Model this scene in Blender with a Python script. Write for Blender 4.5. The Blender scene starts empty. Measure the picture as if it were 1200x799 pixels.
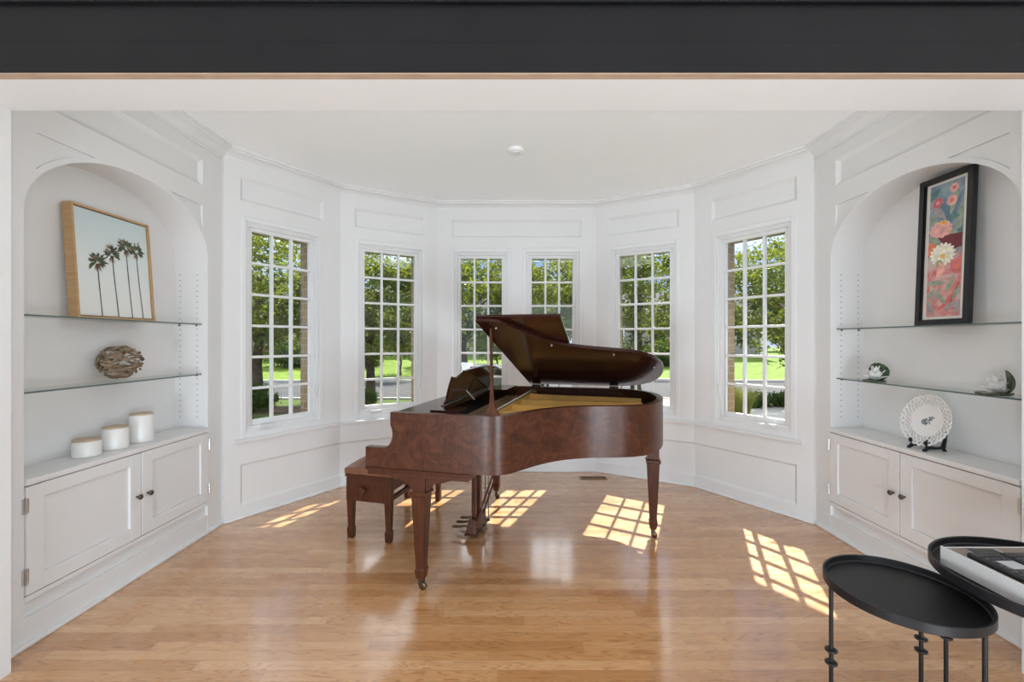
import bpy, bmesh, math, random
from mathutils import Matrix, Vector

random.seed(7)
PI = math.pi
scene = bpy.context.scene
COL = scene.collection
F = 505.0            # focal length in pixels of the 1200 wide frame
H = 1.35             # camera height


def rad(a):
    return a * PI / 180


# ------------------------------------------------------------------ helpers
class MB:
    """collects shapes and links them as one mesh object"""

    def __init__(s, M=None):
        s.bm = bmesh.new()
        s.M = M or Matrix()
        s.mi = 0

    def v(s, p):
        return s.bm.verts.new(s.M @ Vector(p))

    def face(s, vs):
        try:
            f = s.bm.faces.new(vs)
            f.material_index = s.mi
            return f
        except ValueError:
            return None

    def hexa(s, b, t):
        """b and t: four points each, bottom and top loops"""
        B = [s.v(p) for p in b]
        T = [s.v(p) for p in t]
        s.face(B[::-1])
        s.face(T)
        n = len(B)
        for i in range(n):
            j = (i + 1) % n
            s.face([B[i], B[j], T[j], T[i]])
        return s

    def box(s, x0, x1, y0, y1, z0, z1):
        return s.hexa([(x0, y0, z0), (x1, y0, z0), (x1, y1, z0), (x0, y1, z0)],
                      [(x0, y0, z1), (x1, y0, z1), (x1, y1, z1), (x0, y1, z1)])

    def prism(s, pts, a, b, axis='z'):
        """polygon pts (2D) extruded between a and b along axis"""
        def P(p, h):
            if axis == 'z':
                return (p[0], p[1], h)
            if axis == 'y':
                return (p[0], h, p[1])
            return (h, p[0], p[1])
        return s.hexa([P(p, a) for p in pts], [P(p, b) for p in pts])

    def poly(s, pts):
        s.face([s.v(p) for p in pts])
        return s

    def tube(s, pts, r, n=10, closed=False):
        pts = [Vector(p) for p in pts]
        rs = r if isinstance(r, (list, tuple)) else [r] * len(pts)
        rings = []
        up = None
        N = len(pts)
        for i, p in enumerate(pts):
            if closed:
                d = pts[(i + 1) % N] - pts[i - 1]
            elif i == 0:
                d = pts[1] - pts[0]
            elif i == N - 1:
                d = pts[-1] - pts[-2]
            else:
                d = pts[i + 1] - pts[i - 1]
            d.normalize()
            if up is None:
                up = Vector((0, 0, 1)) if abs(d.z) < 0.9 else Vector((1, 0, 0))
            a = d.cross(up)
            a.normalize()
            b = a.cross(d)
            up = b.copy()
            rings.append([s.v(p + (a * math.cos(2 * PI * k / n) + b * math.sin(2 * PI * k / n)) * rs[i]) for k in range(n)])
        M_ = N if closed else N - 1
        for i in range(M_):
            A, B = rings[i], rings[(i + 1) % N]
            for k in range(n):
                s.face([A[k], A[(k + 1) % n], B[(k + 1) % n], B[k]])
        if not closed:
            s.face(rings[0][::-1])
            s.face(rings[-1])
        return s

    def lathe(s, prof, n=32, c=(0, 0, 0), axis='z'):
        """prof: list of (r, h) from bottom to top"""
        rings = []
        for r, h in prof:
            ring = []
            for k in range(n):
                a = 2 * PI * k / n
                x, y = r * math.cos(a), r * math.sin(a)
                p = (x, y, h) if axis == 'z' else ((h, x, y) if axis == 'x' else (x, h, y))
                ring.append(s.v((c[0] + p[0], c[1] + p[1], c[2] + p[2])))
            rings.append(ring)
        for A, B in zip(rings, rings[1:]):
            for k in range(n):
                s.face([A[k], A[(k + 1) % n], B[(k + 1) % n], B[k]])
        s.face(rings[0][::-1])
        s.face(rings[-1])
        return s

    def ball(s, c, r, n=12, m=8, sc=(1, 1, 1)):
        prof = []
        for i in range(m + 1):
            t = -PI / 2 + PI * i / m
            prof.append((max(1e-4, math.cos(t)), math.sin(t)))
        rings = []
        for pr, ph in prof:
            rings.append([s.v((c[0] + r * sc[0] * pr * math.cos(2 * PI * k / n), c[1] + r * sc[1] * pr * math.sin(2 * PI * k / n), c[2] + r * sc[2] * ph)) for k in range(n)])
        for A, B in zip(rings, rings[1:]):
            for k in range(n):
                s.face([A[k], A[(k + 1) % n], B[(k + 1) % n], B[k]])
        return s

    def build(s, name, mats, parent=None, bevel=0, smooth=False, loc=None, seg=2):
        bmesh.ops.remove_doubles(s.bm, verts=s.bm.verts, dist=1e-6)
        bmesh.ops.recalc_face_normals(s.bm, faces=s.bm.faces)
        me = bpy.data.meshes.new(name)
        s.bm.to_mesh(me)
        s.bm.free()
        if smooth:
            me.polygons.foreach_set('use_smooth', [True] * len(me.polygons))
            me.set_sharp_from_angle(angle=rad(38))
        for m in (mats if isinstance(mats, (list, tuple)) else [mats]):
            me.materials.append(m)
        o = bpy.data.objects.new(name, me)
        COL.objects.link(o)
        if parent:
            o.parent = parent
        if loc:
            o.location = loc
        if bevel:
            b = o.modifiers.new('bevel', 'BEVEL')
            b.width = bevel
            b.segments = seg
            b.limit_method = 'ANGLE'
            b.angle_limit = rad(40)
        return o


def empty(name, loc, rz=0):
    o = bpy.data.objects.new(name, None)
    COL.objects.link(o)
    o.location = loc
    o.rotation_euler = (0, 0, rz)
    o.empty_display_size = 0.1
    return o


def tag(o, label=None, cat=None, group=None, kind=None):
    if label:
        o['label'] = label
    if cat:
        o['category'] = cat
    if group:
        o['group'] = group
    if kind:
        o['kind'] = kind
    return o


def struct(o, label=None, cat=None):
    tag(o, label, cat, None, 'structure')
    return o


def copy_tree(o, parent=None):
    c = o.copy()
    COL.objects.link(c)
    if parent:
        c.parent = parent
    for ch in [x for x in COL.objects if x.parent == o]:
        copy_tree(ch, c)
    return c


# ------------------------------------------------------------------ materials
class NT:
    def __init__(s, name):
        s.m = bpy.data.materials.new(name)
        s.m.use_nodes = True
        s.t = s.m.node_tree
        s.b = s.t.nodes['Principled BSDF']
        s.out = s.t.nodes['Material Output']

    def n(s, t, **k):
        nd = s.t.nodes.new(t)
        for a, b in k.items():
            setattr(nd, a, b)
        return nd

    def l(s, a, b):
        s.t.links.new(a, b)

    def set(s, **k):
        for a, b in k.items():
            s.b.inputs[a.replace('_', ' ')].default_value = b
        return s

    def coords(s, scale=(1, 1, 1), rot=(0, 0, 0), kind='Object'):
        tc = s.n('ShaderNodeTexCoord')
        mp = s.n('ShaderNodeMapping')
        mp.inputs['Scale'].default_value = scale
        mp.inputs['Rotation'].default_value = rot
        s.l(tc.outputs[kind], mp.inputs['Vector'])
        return mp.outputs['Vector']

    def noise(s, vec, scale, detail=4, rough=0.5, dist=0):
        nz = s.n('ShaderNodeTexNoise')
        nz.inputs['Scale'].default_value = scale
        nz.inputs['Detail'].default_value = detail
        nz.inputs['Roughness'].default_value = rough
        nz.inputs['Distortion'].default_value = dist
        s.l(vec, nz.inputs['Vector'])
        return nz.outputs['Fac']

    def ramp(s, fac, stops):
        r = s.n('ShaderNodeValToRGB')
        e = r.color_ramp.elements
        e[0].position, e[0].color = stops[0][0], (*stops[0][1], 1)
        e[1].position, e[1].color = stops[-1][0], (*stops[-1][1], 1)
        for p, c in stops[1:-1]:
            x = e.new(p)
            x.color = (*c, 1)
        s.l(fac, r.inputs['Fac'])
        return r.outputs['Color']

    def mix(s, a, b, fac, mode='MIX'):
        m = s.n('ShaderNodeMix', data_type='RGBA', blend_type=mode)
        for sock, val in ((m.inputs['Factor'], fac), (m.inputs['A'], a), (m.inputs['B'], b)):
            if hasattr(val, 'is_linked'):
                s.l(val, sock)
            elif isinstance(val, (int, float)):
                sock.default_value = val
            else:
                sock.default_value = (*val, 1)
        return m.outputs['Result']

    def bump(s, fac, strength=0.1, dist=0.01):
        b = s.n('ShaderNodeBump')
        b.inputs['Strength'].default_value = strength
        b.inputs['Distance'].default_value = dist
        s.l(fac, b.inputs['Height'])
        s.l(b.outputs['Normal'], s.b.inputs['Normal'])


def plain(name, col, rough=0.5, metal=0.0, var=0.06, scale=6, spec=0.5, coat=0.0):
    """a paint or metal with a little procedural unevenness"""
    t = NT(name)
    v = t.coords()
    f = t.noise(v, scale, 3)
    a = tuple(c * (1 - var) for c in col)
    b = tuple(min(1, c * (1 + var)) for c in col)
    t.l(t.ramp(f, [(0.3, a), (0.7, b)]), t.b.inputs['Base Color'])
    t.set(Roughness=rough, Metallic=metal)
    t.b.inputs['Specular IOR Level'].default_value = spec
    t.b.inputs['Coat Weight'].default_value = coat
    return t.m


WHITE = plain('white_paint', (0.765, 0.762, 0.757), 0.42, var=0.01, scale=3)
CEIL = plain('ceiling_paint', (0.92, 0.922, 0.925), 0.7, var=0.01, scale=2)
TRIMW = plain('white_window_paint', (0.77, 0.773, 0.77), 0.35, var=0.01)
BLACKBEAM = plain('black_beam_paint', (0.0075, 0.0076, 0.0085), 0.5, var=0.15, scale=4, spec=0.25)
BLACKMETAL = plain('black_powder_coat', (0.012, 0.012, 0.0135), 0.42, var=0.1, scale=30, spec=0.35)
BRONZE = plain('dark_bronze', (0.12, 0.10, 0.085), 0.32, metal=0.9, var=0.1, scale=40)
STEEL = plain('satin_steel', (0.62, 0.61, 0.6), 0.3, metal=0.9, var=0.05, scale=40)
BLACKPLASTIC = plain('black_plastic', (0.016, 0.016, 0.018), 0.38, var=0.1, scale=40)
GREYPLASTIC = plain('grey_plastic', (0.42, 0.43, 0.44), 0.4, var=0.05)
SCREEN = plain('black_display', (0.008, 0.009, 0.011), 0.12, var=0.05)
TAUPE = plain('taupe_panel', (0.24, 0.19, 0.155), 0.5, var=0.03)
CERAMIC = plain('white_ceramic', (0.82, 0.81, 0.79), 0.25, var=0.02)
HOLE = plain('dark_hole', (0.10, 0.095, 0.09), 0.8, var=0.05)
BRASS = plain('aged_brass', (0.13, 0.085, 0.045), 0.4, metal=0.9, var=0.1)
IVORY = plain('ivory_key', (0.78, 0.75, 0.66), 0.25, var=0.03)
EBONY = plain('black_piano_lacquer', (0.01, 0.008, 0.008), 0.12, var=0.1, coat=0.5)


def wood(name, dark, mid, light, rough=0.3, grain=(1.5, 22, 22), coat=0.0, figure=0.5, bump=0.03, spec=0.5):
    t = NT(name)
    v = t.coords(grain)
    g = t.noise(v, 4, 8, 0.62, 0.6)
    v2 = t.coords((2.0, 2.0, 3.0))
    fg = t.noise(v2, 3.5, 4, 0.6, 2.5)
    c1 = t.ramp(g, [(0.3, dark), (0.52, mid), (0.72, light)])
    c2 = t.ramp(fg, [(0.3, dark), (0.5, mid), (0.72, light)])
    t.l(t.mix(c1, c2, figure), t.b.inputs['Base Color'])
    t.set(Roughness=rough)
    t.b.inputs['Specular IOR Level'].default_value = spec
    t.b.inputs['Coat Weight'].default_value = coat
    t.b.inputs['Coat Roughness'].default_value = 0.08
    if bump:
        t.bump(g, bump, 0.002)
    return t.m


MAHOG = wood('mahogany_veneer', (0.028, 0.0078, 0.0032), (0.068, 0.0205, 0.0080), (0.138, 0.047, 0.0185), 0.34, (26, 26, 3.0), 0.0, 0.62, 0.03, 0.34)
MAHOGLEG = wood('mahogany_solid', (0.038, 0.0105, 0.0045), (0.072, 0.021, 0.0085), (0.12, 0.037, 0.015), 0.34, (20, 20, 1.6), 0.0, 0.2, 0.03, 0.35)
LIDWOOD = wood('mahogany_polished', (0.016, 0.0045, 0.0032), (0.028, 0.0075, 0.0048), (0.046, 0.0125, 0.0075), 0.14, (1.2, 16, 16), 0.05, 0.3, 0, 0.25)
GOLD = plain('gilded_plate', (0.80, 0.50, 0.13), 0.40, metal=0.0, var=0.15, scale=5)
SOUNDWOOD = wood('spruce_board', (0.25, 0.12, 0.035), (0.34, 0.18, 0.055), (0.42, 0.24, 0.085), 0.4, (2, 40, 2))
PALEWOOD = wood('pale_oak_frame', (0.42, 0.25, 0.115), (0.52, 0.33, 0.16), (0.6, 0.40, 0.21), 0.5, (14, 14, 1.5), 0, 0.2)
LIDPALE = wood('pale_wood_lid', (0.42, 0.30, 0.20), (0.52, 0.39, 0.27), (0.6, 0.46, 0.33), 0.5, (3, 30, 30), 0, 0.2)
DRIFT = wood('driftwood', (0.09, 0.06, 0.035), (0.25, 0.18, 0.115), (0.46, 0.36, 0.25), 0.8, (14, 14, 14), 0, 0.5)
RAWWOOD = wood('raw_wood_edge', (0.36, 0.25, 0.17), (0.46, 0.33, 0.23), (0.52, 0.38, 0.27), 0.7, (1.5, 20, 20), 0, 0.2)
REGISTER = wood('oak_register', (0.14, 0.07, 0.03), (0.22, 0.115, 0.05), (0.3, 0.16, 0.07), 0.5)

t = NT('brown_leather')
f = t.noise(t.coords(), 18, 5)
t.l(t.ramp(f, [(0.3, (0.15, 0.060, 0.030)), (0.7, (0.25, 0.105, 0.055))]), t.b.inputs['Base Color'])
t.set(Roughness=0.36)
t.bump(t.noise(t.coords(), 160, 3), 0.12, 0.002)
LEATHER = t.m


def floor_material():
    t = NT('oak_strip_floor')
    vec = t.coords((1, 1, 1))

    def mth(op, *args):
        nd = t.n('ShaderNodeMath', operation=op)
        for i, x in enumerate(args):
            if isinstance(x, (int, float)):
                nd.inputs[i].default_value = x
            else:
                t.l(x, nd.inputs[i])
        return nd.outputs[0]

    def white(x, y):
        c = t.n('ShaderNodeCombineXYZ')
        for k, val in (('X', x), ('Y', y)):
            if isinstance(val, (int, float)):
                c.inputs[k].default_value = val
            else:
                t.l(val, c.inputs[k])
        w = t.n('ShaderNodeTexWhiteNoise', noise_dimensions='3D')
        t.l(c.outputs[0], w.inputs['Vector'])
        return w.outputs['Value']
    sp = t.n('ShaderNodeSeparateXYZ')
    t.l(vec, sp.inputs[0])
    ROW, LEN = .057, .95
    ry = mth('DIVIDE', sp.outputs['Y'], ROW)
    row = mth('FLOOR', ry)
    fy = mth('FRACT', ry)
    off = white(row, 3.7)
    rx = mth('ADD', mth('DIVIDE', sp.outputs['X'], LEN), mth('MULTIPLY', off, 7.3))
    bid = mth('FLOOR', rx)
    fx = mth('FRACT', rx)
    rnd = white(bid, row)
    # joint lines between rows and at the board ends
    ey = mth('MINIMUM', fy, mth('SUBTRACT', 1, fy))
    ex = mth('MINIMUM', fx, mth('SUBTRACT', 1, fx))
    jy = mth('LESS_THAN', ey, .012)
    jx = mth('LESS_THAN', ex, .0007)
    joint = mth('MAXIMUM', jy, jx)
    cx = t.n('ShaderNodeCombineXYZ')
    mul = mth('MULTIPLY', rnd, 37)
    t.l(mul, cx.inputs['X'])
    t.l(mul, cx.inputs['Z'])
    add = t.n('ShaderNodeVectorMath', operation='ADD')
    t.l(vec, add.inputs[0])
    t.l(cx.outputs[0], add.inputs[1])
    mp = t.n('ShaderNodeMapping')
    mp.inputs['Scale'].default_value = (2.2, 34, 1)
    t.l(add.outputs[0], mp.inputs['Vector'])
    fine = t.noise(mp.outputs[0], 5, 8, 0.68, 0.4)
    # cathedral grain: contour lines of a smooth stretched noise
    mp2 = t.n('ShaderNodeMapping')
    mp2.inputs['Scale'].default_value = (1.0, 11, 1)
    t.l(add.outputs[0], mp2.inputs['Vector'])
    sm = t.noise(mp2.outputs[0], 1.7, 1.2, 0.45, 0.25)
    rings = mth('FRACT', mth('MULTIPLY', sm, 17))
    base = t.ramp(rnd, [(0.0, (0.52, 0.255, 0.098)), (0.35, (0.60, 0.315, 0.130)), (0.75, (0.66, 0.365, 0.165)), (1.0, (0.72, 0.43, 0.215))])
    g1 = t.ramp(fine, [(0.28, (0.78, 0.70, 0.62)), (0.52, (1.0, 1.0, 1.0))])
    c = t.mix(base, g1, 0.6, 'MULTIPLY')
    g2 = t.ramp(rings, [(0.0, (0.60, 0.49, 0.39)), (0.26, (1.0, 1.0, 1.0)), (0.9, (1.0, 1.0, 1.0)), (1.0, (0.60, 0.49, 0.39))])
    c = t.mix(c, g2, 0.85, 'MULTIPLY')
    c = t.mix(c, (0.20, 0.095, 0.04), mth('MULTIPLY', joint, .75))
    t.l(c, t.b.inputs['Base Color'])
    rr = t.ramp(t.noise(t.coords((1, 6, 1)), 4, 3), [(0.3, (0.22, 0.22, 0.22)), (0.7, (0.30, 0.30, 0.30))])
    t.l(rr, t.b.inputs['Roughness'])
    t.b.inputs['Specular IOR Level'].default_value = 0.5
    t.b.inputs['Coat Weight'].default_value = 1.0
    t.b.inputs['Coat IOR'].default_value = 1.6
    t.b.inputs['Coat Roughness'].default_value = 0.13
    hgt = mth('SUBTRACT', mth('MULTIPLY', fine, .12), joint)
    t.bump(hgt, 0.22, 0.0012)
    return t.m


FLOOR = floor_material()


def glass_material(name, tint, gloss=1.0):
    t = NT(name)
    t.t.nodes.remove(t.b)
    tr = t.n('ShaderNodeBsdfTransparent')
    tr.inputs['Color'].default_value = (*tint, 1)
    gl = t.n('ShaderNodeBsdfGlossy')
    gl.inputs['Roughness'].default_value = 0.02
    nz = t.noise(t.coords(), 2, 2)
    fr = t.n('ShaderNodeLayerWeight')
    fr.inputs['Blend'].default_value = 0.5
    pw = t.n('ShaderNodeMath', operation='POWER')
    pw.inputs[1].default_value = 5
    t.l(fr.outputs['Facing'], pw.inputs[0])
    mu = t.n('ShaderNodeMath', operation='MULTIPLY_ADD')
    mu.inputs[1].default_value = 0.9 * gloss
    mu.inputs[2].default_value = 0.03 * gloss
    t.l(pw.outputs[0], mu.inputs[0])
    mx = t.n('ShaderNodeMixShader')
    t.l(mu.outputs[0], mx.inputs[0])
    t.l(tr.outputs[0], mx.inputs[1])
    t.l(gl.outputs[0], mx.inputs[2])
    t.l(mx.outputs[0], t.out.inputs['Surface'])
    return t.m


PANE = glass_material('window_glass', (0.97, 0.98, 0.975), 0.7)
SHELFGLASS = glass_material('shelf_glass', (0.94, 0.97, 0.955), 0.8)
GLASSEDGE = plain('green_glass_edge', (0.11, 0.16, 0.155), 0.15, var=0.08)


def brick_material():
    t = NT('tan_brick')
    br = t.n('ShaderNodeTexBrick')
    br.inputs['Color1'].default_value = (0.25, 0.165, 0.09, 1)
    br.inputs['Color2'].default_value = (0.33, 0.225, 0.125, 1)
    br.inputs['Mortar'].default_value = (0.34, 0.30, 0.25, 1)
    br.inputs['Scale'].default_value = 4
    t.l(t.coords((1, 1, 1), (PI / 2, 0, 0)), br.inputs['Vector'])
    t.l(br.outputs['Color'], t.b.inputs['Base Color'])
    t.set(Roughness=0.9)
    return t.m


BRICK = brick_material()


def mottled(name, a, b, scale, rough=0.9, c=None):
    t = NT(name)
    f = t.noise(t.coords(kind='Object'), scale, 6, 0.65)
    st = [(0.3, a), (0.7, b)] if c is None else [(0.3, a), (0.5, c), (0.7, b)]
    t.l(t.ramp(f, st), t.b.inputs['Base Color'])
    t.set(Roughness=rough)
    t.b.inputs['Specular IOR Level'].default_value = 0.2
    return t.m


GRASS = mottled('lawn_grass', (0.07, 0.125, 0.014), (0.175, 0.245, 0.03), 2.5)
GRASSN = mottled('lawn_grass_painted_shade', (0.035, 0.065, 0.012), (0.085, 0.125, 0.02), 2.5)  # near lawn: missing tree shade put into a darker green
ASPHALT = mottled('asphalt', (0.05, 0.05, 0.05), (0.085, 0.085, 0.084), 5)
CONCRETE = mottled('concrete', (0.40, 0.385, 0.36), (0.52, 0.50, 0.47), 3)
MULCH = mottled('mulch', (0.05, 0.03, 0.018), (0.11, 0.07, 0.04), 14)
BARK = mottled('bark', (0.06, 0.042, 0.03), (0.15, 0.11, 0.08), 9)


def leaf_material(name, dark, light, trans):
    t = NT(name)
    f = t.noise(t.coords(), 1.7, 7, 0.75)
    c = t.ramp(f, [(0.38, dark), (0.62, light)])
    t.l(c, t.b.inputs['Base Color'])
    t.set(Roughness=0.55)
    t.b.inputs['Specular IOR Level'].default_value = 0.25
    tl = t.n('ShaderNodeBsdfTranslucent')
    c2 = t.mix(c, trans, 0.6)
    t.l(c2, tl.inputs['Color'])
    mx = t.n('ShaderNodeMixShader')
    mx.inputs[0].default_value = 0.36
    t.l(t.b.outputs[0], mx.inputs[1])
    t.l(tl.outputs[0], mx.inputs[2])
    t.l(mx.outputs[0], t.out.inputs['Surface'])
    return t.m


LEAFA = leaf_material('maple_leaf', (0.018, 0.036, 0.008), (0.125, 0.175, 0.022), (0.38, 0.43, 0.025))
LEAFB = leaf_material('oak_leaf', (0.02, 0.04, 0.012), (0.085, 0.135, 0.03), (0.20, 0.28, 0.04))
LEAFC = leaf_material('hedge_leaf', (0.03, 0.06, 0.015), (0.085, 0.14, 0.03), (0.16, 0.24, 0.03))
LEAFD = leaf_material('grassy_leaf', (0.16, 0.17, 0.035), (0.38, 0.37, 0.09), (0.5, 0.48, 0.08))

# ------------------------------------------------------------------ room shell
XC = 0.05
PATH = [(XC - 2.195, 3.19), (XC - 1.654, 4.006), (XC - .829, 4.479), (XC + .829, 4.479), (XC + 1.654, 4.006), (XC + 2.195, 3.19)]
XL, XR = XC - 2.195, XC + 2.195
CZ = 2.785
Y0 = 1.755           # where the bay room begins
ROOM = [(XL, Y0)] + PATH + [(XR, Y0)]


def offset_path(path, d):
    """offset to the right of the walking direction (into the room) with mitred corners"""
    out = []
    for i, p in enumerate(path):
        p = Vector(p)
        ns = []
        if i > 0:
            a = (p - Vector(path[i - 1])).normalized()
            ns.append(Vector((a.y, -a.x)))
        if i < len(path) - 1:
            a = (Vector(path[i + 1]) - p).normalized()
            ns.append(Vector((a.y, -a.x)))
        n = sum(ns, Vector((0, 0))).normalized()
        out.append(p + n * (d / max(0.2, n.dot(ns[0]))))
    return out


def sweep(mb, path, prof):
    """prof: closed loop of (inset, z)"""
    rings = []
    lines = [offset_path(path, i) for i, z in prof]
    for k in range(len(path)):
        rings.append([mb.v((lines[j][k].x, lines[j][k].y, prof[j][1])) for j in range(len(prof))])
    n = len(prof)
    for A, B in zip(rings, rings[1:]):
        for j in range(n):
            mb.face([A[j], A[(j + 1) % n], B[(j + 1) % n], B[j]])
    mb.face(rings[0])
    mb.face(rings[-1][::-1])
    return mb


# floor, one slab through both rooms
m = MB()
m.prism([(-3.3, -4.2), (3.4, -4.2), (3.4, 1.6), (2.5, 1.6)] + [tuple(p) for p in offset_path(PATH, -0.1)][::-1] + [(-2.4, 1.6), (-3.3, 1.6)], -0.2, 0)
struct(m.build('floor', FLOOR), 'honey oak strip floor of the bay room', 'floor')
m = MB()
m.prism([(XL - .4, 1.6)] + [tuple(p) for p in offset_path(PATH, -0.35)] + [(XR + .4, 1.6)], CZ, CZ + .12)
struct(m.build('ceiling', CEIL), 'smooth white ceiling above the piano bay', 'ceiling')

# crown moulding
m = MB()
sweep(m, ROOM, [(-.02, CZ + .02), (-.02, 2.690), (.012, 2.690), (.012, 2.708), (.02, 2.712), (.028, 2.728), (.05, 2.748), (.078, 2.756), (.082, 2.768), (.098, 2.770), (.098, CZ + .02)])
struct(m.build('trim_1', WHITE), 'white crown moulding round the ceiling', 'moulding')


def seg_matrix(a, b):
    a, b = Vector(a), Vector(b)
    d = (b - a).normalized()
    return Matrix(((d.x, -d.y, 0, a.x), (d.y, d.x, 0, a.y), (0, 0, 1, 0), (0, 0, 0, 1))), (b - a).length


RAISE = 0.02


def grid_wall(mb, tc, zc, level, thick=0.07):
    for i in range(len(tc) - 1):
        for j in range(len(zc) - 1):
            lv = level(0.5 * (tc[i] + tc[i + 1]), 0.5 * (zc[j] + zc[j + 1]))
            if lv is None:
                continue
            mb.box(tc[i], tc[i + 1], -lv, thick, zc[j], zc[j + 1])


def panel_bevel(mb, t0, t1, z0, z1, lo, hi, w, ends=(True, True)):
    """a sloped moulding inside a recess, from the raised face down to the recess"""
    e0 = w if ends[0] else 0
    e1 = w if ends[1] else 0
    h = hi - .002
    for zo, zi in ((z0, z0 + w), (z1, z1 - w)):
        mb.hexa([(t0, -lo + .002, zo), (t1, -lo + .002, zo), (t1 - e1, -lo + .002, zi), (t0 + e0, -lo + .002, zi)],
                [(t0, -h, zo), (t1, -h, zo), (t1 - e1, -lo - .001, zi), (t0 + e0, -lo - .001, zi)])
    for on, to, ti in ((ends[0], t0, t0 + w), (ends[1], t1, t1 - w)):
        if on:
            mb.hexa([(to, -lo + .002, z0), (to, -lo + .002, z1), (ti, -lo + .002, z1 - w), (ti, -lo + .002, z0 + w)],
                    [(to, -h, z0), (to, -h, z1), (ti, -lo - .001, z1 - w), (ti, -lo - .001, z0 + w)])


GT, GB = 2.21, 0.73      # glass top and bottom
WN = [0]


def make_window(M, g0, g1, lab, crank_left=True):
    """a white casement with 3 x 6 panes, glass between g0 and g1"""
    WN[0] += 1
    root = bpy.data.objects.new('window_%d' % WN[0], None)
    COL.objects.link(root)
    root.matrix_world = M @ Matrix.Translation((0.5 * (g0 + g1), 0, GB))
    struct(root, lab, 'window')
    w = 0.5 * (g1 - g0)
    hh = GT - GB

    def frame(mb, a, b, y0, y1, bot=None, botb=None):
        """ring between offset a (outer) and b (inner) from the glass edge"""
        ba = a if bot is None else bot
        bb = b if botb is None else botb
        mb.box(-w - a, -w - b, y0, y1, -ba, hh + a)
        mb.box(w + b, w + a, y0, y1, -ba, hh + a)
        mb.box(-w - b, w + b, y0, y1, hh + b, hh + a)
        mb.box(-w - b, w + b, y0, y1, -ba, -bb)
    c = MB()
    frame(c, .098, .060, -RAISE - .007, .03, .126, .080)
    frame(c, .061, .046, -RAISE + .006, .05, .081, .060)
    c.build('casing', TRIMW, root, bevel=.004)
    c = MB()
    frame(c, .050, .030, -.004, .075, .064, .040)
    c.build('frame', TRIMW, root, bevel=.002)
    c = MB()
    frame(c, .0315, 0, .018, .058, .042, 0)
    c.build('sash', TRIMW, root, bevel=.003)
    c = MB()
    for i in (1, 2):
        x = -w + 2 * w * i / 3
        c.box(x - .0098, x + .0098, .022, .056, 0, hh)
    for i in range(1, 6):
        z = hh * i / 6
        c.box(-w, w, .0225, .0555, z - .0098, z + .0098)
    c.build('muntin', TRIMW, root, bevel=.002)
    c = MB()
    c.box(-w - .005, w + .005, .040, .043, -.005, hh + .005)
    c.build('glass', PANE, root)
    sx = -1 if crank_left else 1
    c = MB()
    cx = sx * (w - .10)
    c.box(cx - .05, cx + .05, -.035, .0, -.066, -.040)
    c.tube([(cx + .02, -.03, -.046), (cx + .015, -.055, -.042), (cx - .045, -.062, -.046)], .006, 8)
    c.ball((cx - .05, -.062, -.046), .009)
    c.build('crank_handle', TRIMW, root, bevel=.003)
    c = MB()
    lx = -sx * (w + .034)
    c.box(lx - .008, lx + .008, -.014, .006, .14, .25)
    c.tube([(lx, -.012, .16), (lx, -.03, .19), (lx, -.028, .235)], .006, 8)
    c.build('latch', TRIMW, root, bevel=.002)
    return root


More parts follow.
